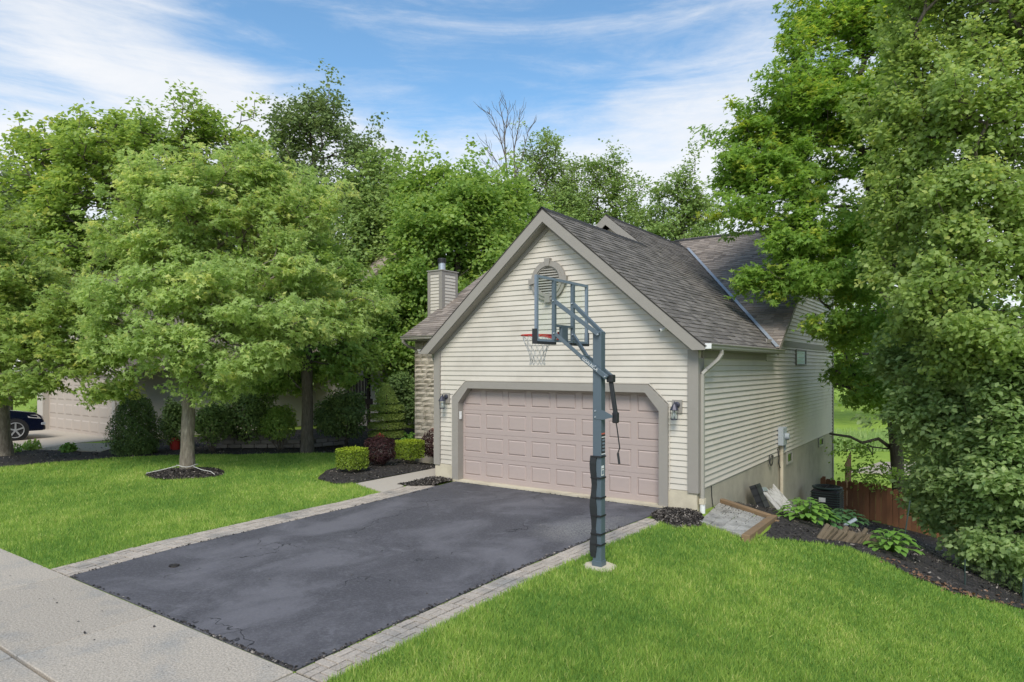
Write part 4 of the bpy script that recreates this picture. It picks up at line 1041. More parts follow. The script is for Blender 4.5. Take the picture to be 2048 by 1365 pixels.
cl.tube([(3.20, 4.95 + .17 * math.cos(t) * (1 + .08 * math.sin(2 * t)), .35 + .13 * math.sin(t) - .25 * (4.95 + .17 * math.cos(t) - 4.95)) for t in np.linspace(0, 6.1, 26)], .010, 6)
cl.tube([(3.21, 4.97 + .15 * math.cos(t), .34 + .12 * math.sin(t + .5)) for t in np.linspace(0, 5.6, 22)], .010, 6)
cl = cl.build('coiled_cable', M['black']); tag(cl, 'black cable coil hanging on the side wall beside the meter', 'cable')
cw = MB().tube([(3.17, .62, .35), (3.175, .63, .15), (3.18, .66, .0), (3.18, .72, -.12)], .008, 6).build('loose_wire', M['black']); tag(cw, 'thin black wire hanging down the foundation near the downspout', 'wire')

# ------------------------------------------------------------------ basketball hoop
PX_, PY_ = POLE
hp = thing('basketball_hoop', 'blue grey basketball hoop with clear backboard beside the driveway', 'basketball hoop', (PX_, PY_, 0))
hwid = .062
MB().box(PX_ - hwid, PX_ + hwid, PY_ - hwid, PY_ + hwid, .02, 3.10).build('pole', M['hoop'], hp, bevel=.006)
MB().box(PX_ - hwid - .008, PX_ + hwid + .008, PY_ - hwid - .008, PY_ + hwid + .008, -.03, .075).build('base_sleeve', M['hoop'], hp, bevel=.004)
foot = MB().lathe([(.21, -.08), (.22, -.004), (.20, .004)], (PX_ + .01, PY_, 0), 20); foot.v = [(x + random.uniform(-.015, .015), y + random.uniform(-.015, .015), z) for x, y, z in foot.v]
foot.build('footing', M['found'], hp)
BX = 2.67; BY0, BY1, BZ0, BZ1 = -4.80, -3.42, 2.965, 3.82
bb = MB(); fwd = .035
for (a, b, c, d) in ((BY0, BY1, BZ1 - .035, BZ1), (BY0, BY0 + .045, BZ0, BZ1 - .035), (BY1 - .045, BY1, BZ0, BZ1 - .035), (BY0 + .045, BY1 - .045, BZ0, BZ0 + .03)):
    bb.box(BX, BX + fwd, a, b, c, d)
bb = bb.build('backboard_frame', M['hoop_l'], hp)
MB().box(BX - .008, BX - .001, BY0 + .01, BY1 - .01, BZ0 + .005, BZ1 - .005).build('backboard_panel', M['acrylic'], bb)
V0, V1 = -4.36, -3.86
for yy in (V0, V1): MB().box(BX + .002, BX + .052, yy - .022, yy + .022, BZ0 + .031, BZ1 - .036).build('upright', M['hoop'], bb)
MB().box(BX + .004, BX + .044, V0 + .023, V1 - .023, 3.17, 3.20).build('crossbar', M['hoop'], bb)
MB().box(BX + .004, BX + .05, -4.19, -4.03, 2.985, 3.169).build('rim_mount', M['hoop'], bb)
for ya, yb in ((BY0 - .008, V0 + .03), (V1 - .03, BY1 + .008)):
    m_ = MB(); m_.box(BX - .03, BX + .045, ya, yb, BZ0 - .035, BZ0 - .001)
    if ya < V0: m_.box(BX - .03, BX + .045, ya, BY0 - .001, BZ0 - .001, BZ0 + .16)
    else: m_.box(BX - .03, BX + .045, BY1 + .001, yb, BZ0 - .001, BZ0 + .16)
    m_.build('edge_pad', M['pad'], bb)
RC = (BX - .40, -4.11, 3.075)
rim = MB(); rim.tube([(RC[0] + .228 * math.cos(t), RC[1] + .228 * math.sin(t), RC[2]) for t in np.linspace(0, 2 * math.pi, 32, endpoint=False)], .0095, 8, closed=True)
rim.box(BX - .19, BX - .009, -4.17, -4.05, 3.035, 3.055).box(BX - .02, BX - .009, -4.2, -4.02, 2.99, 3.11)
rim.tube([(RC[0] + .15, RC[1] - .17, RC[2] - .01), (BX - .03, -4.15, 3.0)], .008, 6).tube([(RC[0] + .15, RC[1] + .17, RC[2] - .01), (BX - .03, -4.07, 3.0)], .008, 6)
rim = rim.build('rim', M['red'], hp, smooth=False)
net = MB(); K = 12; rows = [(.224, 0), (.19, -.09), (.155, -.17), (.125, -.24), (.108, -.31), (.105, -.37), (.11, -.42)]
for k in range(K):
    for s_ in (1, -1):
        pts = []
        for r_, (rad_, dz_) in enumerate(rows):
            a = 2 * math.pi * (k + s_ * (r_ % 2) * .5) / K
            pts.append((RC[0] + rad_ * math.cos(a), RC[1] + rad_ * math.sin(a), RC[2] + dz_))
        net.tube(pts, .0035, 4)
net.build('net', M['net'], hp)
def arm(p, q, w, h, name, par=hp): return MB().beam(p, q, w, h, (0, 0, 1)).build(name, M['hoop'], par, bevel=.003)
for sg, vy in ((-1, V0), (1, V1)):
    y0 = PY_ + sg * (hwid + .022)
    arm((PX_ + .035, y0, 3.055), (BX + .03, vy + .0, 3.515), .035, .055, 'upper_arm')
la = []
for sg, vy in ((-1, V0), (1, V1)):
    y0 = PY_ + sg * (hwid + .020)
    la.append((Vector((PX_ + .16, y0, 2.49)), Vector((PX_ - .22, y0, 2.765)), Vector((BX + .035, vy, 3.08))))
    arm(la[-1][0], la[-1][1], .034, .06, 'lower_arm'); arm(la[-1][1], la[-1][2], .034, .05, 'lower_arm')
arm((PX_ - .20, PY_ - hwid - .02, 2.75), (PX_ - .20, PY_ + hwid + .02, 2.75), .04, .06, 'arm_brace')
bt = []
for (x, y, z) in ((PX_ + .035, PY_ - hwid - .046, 3.055), (BX + .03, V0 - .03, 3.515), (BX + .03, V1 - .03, 3.515), (PX_, PY_ - hwid - .044, 2.64), (PX_ + .14, PY_ - hwid - .044, 2.505), (PX_ - .02, PY_ - hwid - .008, 2.05), (PX_ - .02, PY_ - hwid - .008, 1.97), (BX + .04, V0 - .03, 3.08), (BX + .04, V1 - .03, 3.08)):
    MB().lathe([(.013, 0), (.013, .012), (.008, .02)][::-1] if False else [(.013, .012), (.013, 0), (.008, -.012)], (x, y, z), 8, 'y').build('bolt', M['bolt'], hp)
act = MB().box(PX_ + .13, PX_ + .22, PY_ - .05, PY_ + .05, 2.43, 2.53).build('lift_knuckle', M['pad'], hp, bevel=.01)
MB().beam((PX_ + .17, PY_, 2.47), (PX_ + .245, PY_, 2.0), .05, .05, (0, 1, 0)).build('lift_cylinder', M['pad'], hp, bevel=.006)
MB().box(PX_ + .205, PX_ + .28, PY_ - .035, PY_ + .035, 1.90, 2.04).build('lift_gearbox', M['black'], hp, bevel=.01)
MB().prism([(PX_ + hwid - .10, 2.08), (PX_ + hwid + .04, 2.06), (PX_ + .23, 2.0), (PX_ + .23, 1.975), (PX_ + hwid + .03, 1.94), (PX_ + hwid - .10, 1.94)], 'y', PY_ - hwid - .006, PY_ - hwid - .001).build('lift_bracket', M['hoop'], hp)
MB().tube([(PX_ + .25, PY_, 1.90), (PX_ + .262, PY_, 1.84), (PX_ + .30, PY_, 1.58), (PX_ + .275, PY_, 1.51)], .0085, 8).build('crank_rod', M['black'], hp)
MB().tube([(PX_ + .275, PY_, 1.51), (PX_ + .295, PY_, 1.37)], .016, 8).build('crank_handle', M['pad'], hp)
# pad strapped to the pole
pd_ = MB(); zs = np.linspace(.12, 1.45, 15)
for i in range(14):
    z0_, z1_ = zs[i], zs[i + 1]; o0 = .02 + .012 * math.sin(i * 1.1); o1 = .02 + .012 * math.sin((i + 1) * 1.1)
    w0 = .045 + .02 * abs(math.sin(i * .75)); w1 = .045 + .02 * abs(math.sin((i + 1) * .75)); fx, fy = PX_ - hwid, PY_ - hwid
    pd_.hexa([(fx - o0 - .006, fy - o0 * .6, z0_), (fx + w0, fy - o0 * .6, z0_), (fx + w0, fy - .001, z0_), (fx - o0 - .006, fy + .09, z0_)], [(fx - o1 - .006, fy - o1 * .6, z1_), (fx + w1, fy - o1 * .6, z1_), (fx + w1, fy - .001, z1_), (fx - o1 - .006, fy + .09, z1_)])
pad = pd_.build('pole_pad', M['pad'], hp)
for z_ in (1.44, 1.16, .90, .66, .42, .28):
    m_ = MB(); e = hwid + .004
    m_.box(PX_ - e - .02, PX_ + e, PY_ - e - .016, PY_ - e, z_, z_ + .02).box(PX_ + e - .001, PX_ + e + .006, PY_ - e, PY_ + e, z_, z_ + .02).build('strap', M['black'], pad)
fx = PX_ + hwid
def decal(name, z0_, z1_, y0_, y1_, mat, off=.0015): return MB().box(fx + off - .001, fx + off, y0_, y1_, z0_, z1_).build(name, mat, hp)
decal('warning_label', 1.49, 1.74, PY_ - .05, PY_ + .05, M['sticker_b']); decal('warning_stripe', 1.742, 1.76, PY_ - .05, PY_ + .05, M['sticker_r'])
decal('warning_stripe', 1.70, 1.712, PY_ - .05, PY_ + .05, M['sticker'], .003); decal('warning_stripe', 1.478, 1.49, PY_ - .055, PY_ + .055, M['sticker'], .003)
for k in range(4): decal('warning_panel', 1.52 + k * .045, 1.545 + k * .045, PY_ - .03, PY_ + .04, M['hoop_l'], .0035)
decal('label', 1.20, 1.33, PY_ - .055, PY_ + .02, M['sticker']); decal('label_print', 1.215, 1.27, PY_ - .045, PY_ + .01, M['hoop_l'], .003); decal('label_print', 1.285, 1.295, PY_ - .05, PY_ + .015, M['sticker_b'], .003)
# brand lettering on the near lower arm
tx = bpy.data.curves.new('lettering', 'FONT'); tx.body = 'GOALRILLA'; tx.size = .062; tx.extrude = .0006; tx.align_x = 'CENTER'; tx.align_y = 'CENTER'
to_ = bpy.data.objects.new('tmp', tx); COL.objects.link(to_); bpy.context.view_layer.update()
tm = bpy.data.meshes.new_from_object(to_.evaluated_get(bpy.context.evaluated_depsgraph_get())); bpy.data.objects.remove(to_); tm.name = 'lettering'; tm.materials.clear()
lt = link('lettering', tm, M['sticker'])
a_, b_ = la[0][1], la[0][0]; d_ = (b_ - a_).normalized(); n__ = Vector((0, -1, 0)); u_ = n__.cross(d_)
lt.matrix_basis = Matrix.Translation(a_.lerp(b_, .36) + Vector((0, -.0185, 0))) @ Matrix((d_, u_, n__)).transposed().to_4x4() @ Matrix.Diagonal((.86, .8, 1, 1)); set_parent(lt, hp)

# ------------------------------------------------------------------ side yard
P0, P1, P2, P3 = [Vector((p.x, p.y, 0)) for p in plat]
zc_ = [Hs(plat[0].x, plat[0].y) + .035, Hs(plat[1].x, plat[1].y) + .07, -.15, -.07]
zt_ = lambda s_, t_: (zc_[0] * (1 - s_) + zc_[1] * s_) * (1 - t_) + (zc_[3] * (1 - s_) + zc_[2] * s_) * t_
def bil(s_, t_): p = P0.lerp(P1, s_).lerp(P3.lerp(P2, s_), t_); return Vector((p.x, p.y, zt_(s_, t_)))
pf = thing('paved_landing', 'small paved landing edged with timber at the right front corner of the house', 'paved landing', (P0.x, P0.y, -.1))
q = [bil(0, 0), bil(1, 0), bil(1, 1), bil(0, 1)]
MB().hexa([v - Vector((0, 0, .5)) for v in q], [v - Vector((0, 0, .05)) for v in q]).build('landing_base', M['soil'], pf)
NS, NT = 4, 6
for a in range(NS):
    for b in range(NT):
        g_ = .012; c = [bil((a + g_) / NS, (b + g_) / NT), bil((a + 1 - g_) / NS, (b + g_) / NT), bil((a + 1 - g_) / NS, (b + 1 - g_) / NT), bil((a + g_) / NS, (b + 1 - g_) / NT)]
        dz = random.uniform(-.008, .008)
        MB().hexa([v - Vector((0, 0, .06)) for v in c], [v + Vector((0, 0, dz)) for v in c]).build('flagstone', M['paver_old'], pf, bevel=.006)
dr = (P2 - P1).normalized(); db = (P2 - P3).normalized()
MB().beam(bil(1, 0) + Vector((.06, -.02, -.03)) - dr * .1, bil(1, 1) + Vector((.06, 0, -.02)) + dr * .16, .13, .13).build('timber', M['timber'], pf, bevel=.01)
MB().beam(bil(1, 0) + Vector((.07, -.02, -.16)) - dr * .02, bil(1, 1) + Vector((.07, 0, -.15)) + dr * .1, .12, .12).build('timber', M['timber'], pf, bevel=.01)
MB().beam(bil(1, 0) + Vector((.08, -.02, -.29)) + dr * .3, bil(1, 1) + Vector((.08, 0, -.28)) + dr * .1, .12, .12).build('timber', M['timber'], pf, bevel=.01)
MB().beam(bil(0, 1) + Vector((0, .07, .02)) + db * .02, bil(1, 1) + Vector((0, .07, .0)) , .11, .12).build('timber', M['timber'], pf, bevel=.01)
for t_ in (.25, .55, .95):
    p = bil(1, t_); MB().box(p.x + .13, p.x + .20, p.y - .04, p.y + .05, -.75, p.z - (.0 if t_ > .9 else .12)).build('post', M['timber'], pf, bevel=.008)

lp = np.array([tuple(bil(min(.97, abs(random.gauss(0, .5))), 1 - min(.95, abs(random.gauss(0, .3))))) for _ in range(260)]); lp[:, 2] += .012
leaves('landing_litter', lp, RNG.normal(size=(260, 3)) * .4 + np.array([0, 0, 1]), RNG.normal(size=(260, 3)), RNG.uniform(.012, .035, 260), RNG.random(260), KITE, mc)
# air conditioner
ax, ay = 3.86, 8.45; az_ = Hs(ax, ay) + .02
ac = thing('air_conditioner', 'dark green outdoor air conditioner beside the foundation', 'air conditioner', (ax, ay, az_))
MB().box(ax - .42, ax + .42, ay - .42, ay + .42, az_ - .12, az_ + .03).build('pad', M['concrete'], ac)
MB().box(ax - .36, ax + .36, ay - .36, ay + .36, az_ + .031, az_ + .82).build('coil_housing', M['black'], ac, bevel=.06)
acm = material('ac_paint', (.03, .05, .045), .5, .1, 10)
for k in range(11):
    zz = az_ + .08 + k * .064
    MB().box(ax - .375, ax + .375, ay - .375, ay + .375, zz, zz + .022).build('louvre', acm, ac, bevel=.008)
MB().lathe([(.39, 0), (.40, .03), (.34, .05), (.30, .02)], (ax, ay, az_ + .825), 24).build('top_cover', acm, ac)
fg = MB()
for r_ in (.06, .12, .18, .24, .29): fg.tube([(ax + r_ * math.cos(t), ay + r_ * math.sin(t), az_ + .865) for t in np.linspace(0, 2 * math.pi, 22, endpoint=False)], .006, 4, closed=True)
for k in range(8): a = k * math.pi / 4; fg.tube([(ax, ay, az_ + .872), (ax + .31 * math.cos(a), ay + .31 * math.sin(a), az_ + .866)], .006, 4)
fg.build('fan_guard', M['black'], ac)
MB().box(ax - .15, ax + .02, ay - .385, ay - .377, az_ + .48, az_ + .60).build('rating_label', M['white'], ac)

# leaning pile against the foundation: weathered white slats and a dark crate
pl = thing('slatted_panel', 'weathered white slatted panel leaning on the foundation', 'slatted panel', (3.5, 4.3, -.6))
wslat = material('weathered_white_slat', (.50, .485, .46), .8, .25, 14, color2=(.26, .25, .22), c2scale=6, c2amt=.4)
b0 = Vector((3.92, 3.35, -.70)); along = Vector((-.10, 1.75, -.24)); upv = Vector((-.50, -.10, .58))
for k in range(13):
    f = k / 12; p = b0 + along * f + Vector((0, 0, random.uniform(-.02, .02)))
    L_ = 1.0 if k < 10 else 1.15
    MB().beam(p, p + upv * L_ * random.uniform(.93, 1.05), .085 if k % 3 else .05, .028, (1, 0, .6)).build('slat', wslat, pl, bevel=.004)
for f in (.12, .90):
    MB().beam(b0 + upv * f + Vector((-.04, -.03, -.02)), b0 + upv * f + along * 1.02 + Vector((-.04, 0, -.02)), .04, .05, (1, 0, .6)).build('rail', M['galv'], pl)
MB().beam(b0 + upv * 1.03 + Vector((.0, .05, .0)), b0 + upv * 1.03 + along * .3, .09, .07, (1, 0, .6)).build('bracket', M['galv'], pl)
cr_ = thing('plastic_crate', 'dark plastic crate leaning beside the white slats', 'crate', (3.5, 3.0, -.4))
c0 = Vector((3.62, 2.78, Hs(3.6, 2.9) + .02)); cu = Vector((-.22, .02, .50)); cv = Vector((-.03, .50, -.04)); cn = cu.cross(cv).normalized() * .14
def pnl(o, a, b, n_, name, mat): MB().hexa([o, o + a, o + a + b, o + b], [o + n_, o + a + n_, o + a + b + n_, o + b + n_]).build(name, mat, cr_)
pnl(c0, cu, cv, cn * .15, 'crate_back', M['sticker_b'])
for k in range(4): pnl(c0 + cu * (k * .3) * .95, cu * .05, cv, cn, 'crate_rib', M['pad']); pnl(c0 + cv * (k * .3), cu, cv * .07, cn, 'crate_rib', M['pad'])

# picket fence running down to the right behind the bed
fy = 11.05
fence = thing('picket_fence', 'brown stained picket fence behind the hostas at the rear corner of the house', 'fence', (5.5, fy, Hs(5.5, fy)))
pk = MB(); w2 = .074
pk.prism([(-w2, 0), (w2, 0), (w2, 1.10), (.045, 1.15), (-.045, 1.15), (-w2, 1.10)], 'y', 0, .02)
pk = mesh_of(pk, 'picket', M['fence'])
x = 3.28
while x < 8.6:
    zz = Hs(x, fy) - .02 + .05 * math.sin(x * 3)
    place('picket', pk, (x, fy, zz + random.uniform(-.015, .015)), fence, (0, random.uniform(-.012, .012), 0), (random.uniform(.94, 1.06), 1, random.uniform(.97, 1.02))); x += .156
for zz in (.28, .85):
    for k in range(4):
        xa, xb = 3.25 + k * 1.35, 3.25 + (k + 1) * 1.35
        MB().beam((xa, fy + .05, Hs(xa, fy) + zz), (xb, fy + .05, Hs(xb, fy) + zz), .04, .09).build('rail', M['fence'], fence)
for k in range(5):
    xa = 3.3 + k * 1.32; MB().box(xa - .045, xa + .045, fy + .075, fy + .165, Hs(xa, fy) - .2, Hs(xa, fy) + 1.12).build('fence_post', M['fence'], fence)
f2 = thing('privacy_fence', 'short tall solid brown fence panel right behind the rear house corner', 'fence', (3.4, 15, -2.4))
for k in range(8):
    yy = 13.9 + k * .16; zz = Hs(3.45, yy)
    MB().box(3.50, 3.52, yy, yy + .15, zz - .1, zz + 1.62 + .05 * k).build('fence_board', M['fence'], f2)
MB().box(3.52, 3.56, 13.9, 15.15, -1.2, -1.1).build('rail', M['fence'], f2)

# split log edging, boulders, hostas, garden light
ed = thing('log_edging', 'low edging of leaning split logs round the hosta bed', 'log edging', (4.9, 4.2, -1))
ea, eb = ground_at(1642, 1078), ground_at(1722, 1088)
for k in range(15):
    f = k / 14; p = ea.lerp(eb, f); zz = Hs(p.x, p.y); r_l = random.uniform(.038, .062)
    MB().tube([(p.x - .05 + random.uniform(-.02, .02), p.y - .05, zz - .03), (p.x + .10 + random.uniform(-.03, .03), p.y + .10 + random.uniform(-.04, .04), zz + random.uniform(.13, .26))], [r_l, r_l * .82], 8).build('log', M['log'], ed)
ep = ground_at(1735, 1088)
r_ = MB().lathe([(.05, -.05), (.12, .02), (.13, .10), (.06, .17)], (ep.x, ep.y, Hs(ep.x, ep.y)), 9); r_.v = [(x + random.uniform(-.03, .03), y + random.uniform(-.03, .03), z + random.uniform(-.02, .02)) for x, y, z in r_.v]
r_ = r_.build('stump', M['log'], smooth=True); tag(r_, 'small weathered stump at the right end of the log edging', 'stump')
def hosta(label, px, py, X_, r, h, n, mat, lf=.17):
    p = ground_at(px, py); c = Vector((p.x, p.y, Hs(p.x, p.y)))
    root = thing('hosta_plant', label, 'hosta', c, 'hosta plants in the side bed')
    mb = MB()
    for k in range(n):
        a = k * 2.399 + random.random() * .3; f = math.sqrt((k + .5) / n); rr = r * f * random.uniform(.85, 1.1); zz = h * (1 - .75 * f * f) * random.uniform(.85, 1.1)
        tip = Vector((c.x + rr * math.cos(a), c.y + rr * math.sin(a), c.z + zz)); d = Vector((math.cos(a), math.sin(a), 0)); s_ = Vector((-math.sin(a), math.cos(a), 0)); l_ = lf * random.uniform(.8, 1.2)
        up_ = Vector((0, 0, 1)); droop = .15 + .5 * f
        T = [(0, 0, 0), (.22, .38, .05), (.55, .48, .06), (.85, .28, 0), (1.05, 0, -.10)]
        m_ = MB(); L_ = []; Rr = []; C_ = []
        for (t, w, z_) in T:
            base = tip + d * (t * l_ * 1.2) + up_ * ((z_ - droop * t * t * .6) * l_)
            C_.append(base - up_ * (.05 * l_ if 0 < t < 1 else 0)); L_.append(base + s_ * w * l_); Rr.append(base - s_ * w * l_)
        vs = C_ + L_[1:4] + Rr[1:4]
        m_.add(vs, [(0, 1, 5), (1, 2, 6, 5), (2, 3, 7, 6), (3, 4, 7), (0, 8, 1), (1, 8, 9, 2), (2, 9, 10, 3), (3, 10, 4)])
        m_.tube([c + Vector((0, 0, .0)), c.lerp(tip, .6) + up_ * .04, tip], .005, 4)
        o = m_.build('leaf', mat, root); a_ = o.data.attributes.new('tint', 'FLOAT', 'POINT'); a_.data.foreach_set('value', [min(1, max(0, .5 + random.gauss(0, .15)))] * len(m_.v))
        for q_ in o.data.polygons: q_.use_smooth = True
hosta('large light green hosta in front of the air conditioner', 1612, 1042, 4.2, .46, .42, 90, LF['hosta'], .105)
hosta('blue green hosta at the right of the air conditioner', 1690, 1050, 4.6, .46, .36, 60, LF['hosta_d'], .12)
hosta('light green hosta right of the log edging by the green stake', 1782, 1105, 5.2, .40, .40, 70, LF['hosta'], .10)
hosta('small dark hosta between the two larger ones by the air conditioner', 1655, 1052, 4.4, .34, .28, 34, LF['hosta_d'], .11)
gl = ground_at(1688, 1062); zz = Hs(gl.x, gl.y)
gb_ = thing('garden_light', 'small grey box light standing among the hostas', 'garden light', (gl.x, gl.y, zz))
MB().beam((gl.x, gl.y, zz + .10), (gl.x + .20, gl.y + .05, zz + .24), .16, .05, (-.5, 0, 1)).build('lamp_head', M['grey_box'], gb_, bevel=.01); MB().tube([(gl.x + .08, gl.y, zz - .1), (gl.x + .08, gl.y, zz + .17)], .015, 6).build('stake', M['black'], gb_)
# black plastic netting on green stakes at the foot of the big shrubs
sk = [ground_at(1803, 1105), ground_at(1930, 1172), ground_at(2046, 1206)]
nf = thing('mesh_fence', 'low black plastic mesh fence on thin stakes at the edge of the shrubs', 'mesh fence', (sk[1].x, sk[1].y, Hs(sk[1].x, sk[1].y)))
hts = [.9, .42, .4]
for p, h_, ln in zip(sk, hts, (.12, 0, 0)):
    MB().tube([(p.x, p.y, p.z - .1), (p.x + ln, p.y + ln, p.z + h_)], .012, 6).build('stake', acm, nf)
mm = MB()
for k in range(len(sk) - 1):
    a, b = sk[k], sk[k + 1]; n_ = int((b - a).length / .05)
    for i in range(n_ + 1):
        p = a.lerp(b, i / n_); z0_ = Hs(p.x, p.y); mm.tube([(p.x, p.y, z0_), (p.x, p.y, z0_ + .36)], .002, 3, cap=False)
    for j in range(8):
        mm.tube([(a.lerp(b, i / 8).x, a.lerp(b, i / 8).y, Hs(a.lerp(b, i / 8).x, a.lerp(b, i / 8).y) + .03 + j * .047 + .01 * math.sin(i * 2 + j)) for i in range(9)], .002, 3, cap=False)
mo = mm.build('netting', M['black'], nf)
# fallen leaves along the bed edge
pp = np.array([tuple(bedge[min(9, int(q)) ] .lerp(bedge[min(9, int(q) + 1)], q % 1)) for q in RNG.uniform(5.2, 9, 160)]); pp[:, :2] += RNG.normal(size=(160, 2)) * .12; pp[:, 1] += .12; pp[:, 2] = H(pp[:, 0], pp[:, 1]) + .03
fl = leaves('fallen_leaves', pp, RNG.normal(size=(160, 3)) * .5 + np.array([0, 0, 1]), RNG.normal(size=(160, 3)), RNG.uniform(.03, .09, 160), RNG.random(160), KITE, M['deadleaf'])

lp = np.array([(random.uniform(-6, 2.6), random.uniform(-9.8, -8.4), .006) for _ in range(46)] + [(random.uniform(-2, 2.4), random.uniform(-8, -.6), .004) for _ in range(60)])
leaves('scattered_litter', lp, RNG.normal(size=(len(lp), 3)) * .3 + np.array([0, 0, 1]), RNG.normal(size=(len(lp), 3)), RNG.uniform(.012, .045, len(lp)), RNG.random(len(lp)), KITE, mc)
# crumbs along the edges of the asphalt and bits on the concrete
cp = []
for _ in range(900):
    e = random.random()
    if e < .45: y = random.uniform(-8.3, -2); x = lin(EDGE_R, y, 1) - abs(random.gauss(0, .035)) + .01
    elif e < .6: y = random.uniform(-8.3, -1); x = lin(EDGE_L, y, 1) + abs(random.gauss(0, .02))
    elif e < .9: x = random.uniform(-2, 2.5); y = -8.325 + abs(random.gauss(0, .018)); x = x if random.random() < .3 else 2.5 - abs(random.gauss(0, 1.2))
    else: x = random.uniform(-2.4, 2.4); y = random.uniform(-.35, -.24)
    cp.append((max(-2.3, x), y, .003))
cp = np.array(cp); nn = len(cp)
T5 = (np.array([[-.5, -.5, 0], [.5, -.5, 0], [.5, .5, .1], [-.5, .5, .1], [0, 0, .5]]), np.array([[0, 1, 4], [1, 2, 4], [2, 3, 4], [3, 0, 4]]))
o = leaves('asphalt_crumbs', cp, RNG.normal(size=(nn, 3)) * .2 + np.array([0, 0, 1]), RNG.normal(size=(nn, 3)), RNG.uniform(.008, .028, nn), RNG.random(nn), T5, mc)
for (x, y, r_, lab) in ((-1.35, -7.35, .065, 'dark oval clump of debris lying on the asphalt near the left corner'),):
    o = MB().lathe([(r_, 0), (r_ * .9, .018), (r_ * .3, .022)], (x, y, -.002), 12); o.v = [(x_ + random.uniform(-.012, .012), y_ * 1.0 + random.uniform(-.012, .012), z_) for x_, y_, z_ in o.v]
    o = o.build('debris_clump', M['mulch']); tag(o, lab, 'debris')

# ------------------------------------------------------------------ shrubs by the walk
def cube_pts(c, s, h, n, rnd=.10):
    """points on a clipped block"""
    P = []; Nn = []
    u = RNG.uniform(-1, 1, size=(n, 3)); f = RNG.integers(0, 5, n)
    for k in range(n):
        p = u[k].copy(); nrm = np.zeros(3)
        ax_ = [0, 0, 1, 1, 2][f[k]]; sg = [1, -1, 1, -1, 1][f[k]]; p[ax_] = sg; nrm[ax_] = sg
        e = np.abs(p) ** 14; q = p / max(1, (e.sum()) ** (1 / 14)) ; q *= RNG.uniform(.84, 1.05)
        P.append((c[0] + q[0] * s, c[1] + q[1] * s, c[2] + h * .5 + q[2] * h * .5)); Nn.append(nrm)
    return np.array(P), np.array(Nn)
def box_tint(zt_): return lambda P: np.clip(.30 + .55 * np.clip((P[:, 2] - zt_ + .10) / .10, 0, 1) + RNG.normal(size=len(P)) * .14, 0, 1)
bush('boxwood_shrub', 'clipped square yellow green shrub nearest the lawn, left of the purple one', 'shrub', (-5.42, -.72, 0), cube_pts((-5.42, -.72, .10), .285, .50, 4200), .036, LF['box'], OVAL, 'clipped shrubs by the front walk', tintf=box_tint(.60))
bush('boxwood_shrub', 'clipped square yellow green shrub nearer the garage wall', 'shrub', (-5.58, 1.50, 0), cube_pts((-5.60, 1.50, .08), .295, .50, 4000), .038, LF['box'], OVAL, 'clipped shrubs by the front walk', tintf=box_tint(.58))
def bar_tint(zt_): return lambda P: np.clip(.30 + .9 * np.clip((P[:, 2] - zt_ + .02) / .12, 0, 1) * (RNG.random(len(P)) < .7) + RNG.normal(size=len(P)) * .15, 0, 1)
bush('barberry_shrub', 'round dark purple barberry between the two clipped green shrubs', 'shrub', (-5.72, .48, 0), ell_pts((-5.72, .48, .42), (.42, .42, .42), 4400, .75, .05), .040, LF['barberry'], KITE, 'barberry shrubs', tintf=bar_tint(.74), stem_mat=M['bark_dark'])
bush('barberry_shrub', 'round dark red barberry against the corner of the garage', 'shrub', (-5.40, 2.35, 0), ell_pts((-5.40, 2.35, .42), (.42, .42, .42), 4000, .75, .05), .042, LF['barberry'], KITE, 'barberry shrubs', tintf=bar_tint(.76))
bush('green_perennial', 'light green leafy plant behind the clipped shrub and below the stone wall', 'plant', (-6.45, 2.35, 0), ell_pts((-6.45, 2.35, .35), (.28, .28, .32), 420, .3, .02), .09, LF['hosta'], OVAL)
# low rock between shrubs
def rock(label, c, r, h):
    m_ = MB().lathe([(r * .8, -.05), (r, h * .3), (r * .8, h * .8), (r * .3, h)], c, 9); m_.v = [(c[0] + (x - c[0]) * 1.6 + random.uniform(-.05, .05), y + random.uniform(-.05, .05), z + random.uniform(-.03, .03)) for x, y, z in m_.v]
    o = m_.build('boulder', M['rock'], smooth=False); tag(o, label, 'rock', 'garden boulders'); return o
rock('flat brown boulder behind the purple barberry', (-7.3, 2.1, 0), .28, .26)
for k, (px, py) in enumerate([(455, 885), (505, 882)]):
    q_ = at(px, 900, Z=0); rock(['grey boulder under the shrubs in the back bed', 'darker grey boulder further right in the back bed'][k], (q_.x - .6, q_.y + .6, .15), .34, .36)
# tiered spruce topiary
tp = at(773, 885, Z=0); tx_, ty_ = tp.x, tp.y
P = []; Nn = []
def tier(z0, z1, r0, r1, n):
    a = RNG.random(n) * 2 * math.pi; f = RNG.random(n); rr = (r0 + (r1 - r0) * f) * (1 + .05 * np.sin(a * 5 + z0 * 9)) * RNG.uniform(.72, 1.03, n); b = np.sin(f * math.pi) * .04
    p = np.stack([tx_ + (rr + b) * np.cos(a), ty_ + (rr + b) * np.sin(a), z0 + (z1 - z0) * f], 1); P.append(p); Nn.append(np.stack([np.cos(a), np.sin(a), .3 + 0 * a], 1))
tier(1.38, 2.02, .42, .07, 3000)
for z0_, r_ in ((1.10, .56), (.80, .60), (.50, .62), (.20, .60)):
    tier(z0_, z0_ + .19, r_, r_ * .94, 1900)
    a = RNG.random(1500) * 2 * math.pi; rr = r_ * np.sqrt(RNG.random(1500)) * 1.0; P.append(np.stack([tx_ + rr * np.cos(a), ty_ + rr * np.sin(a), z0_ + .17 + .02 * RNG.random(1500)], 1)); Nn.append(np.tile([0, 0, 1.], (1500, 1)))
Pt = np.concatenate(P); Nt = np.concatenate(Nn)
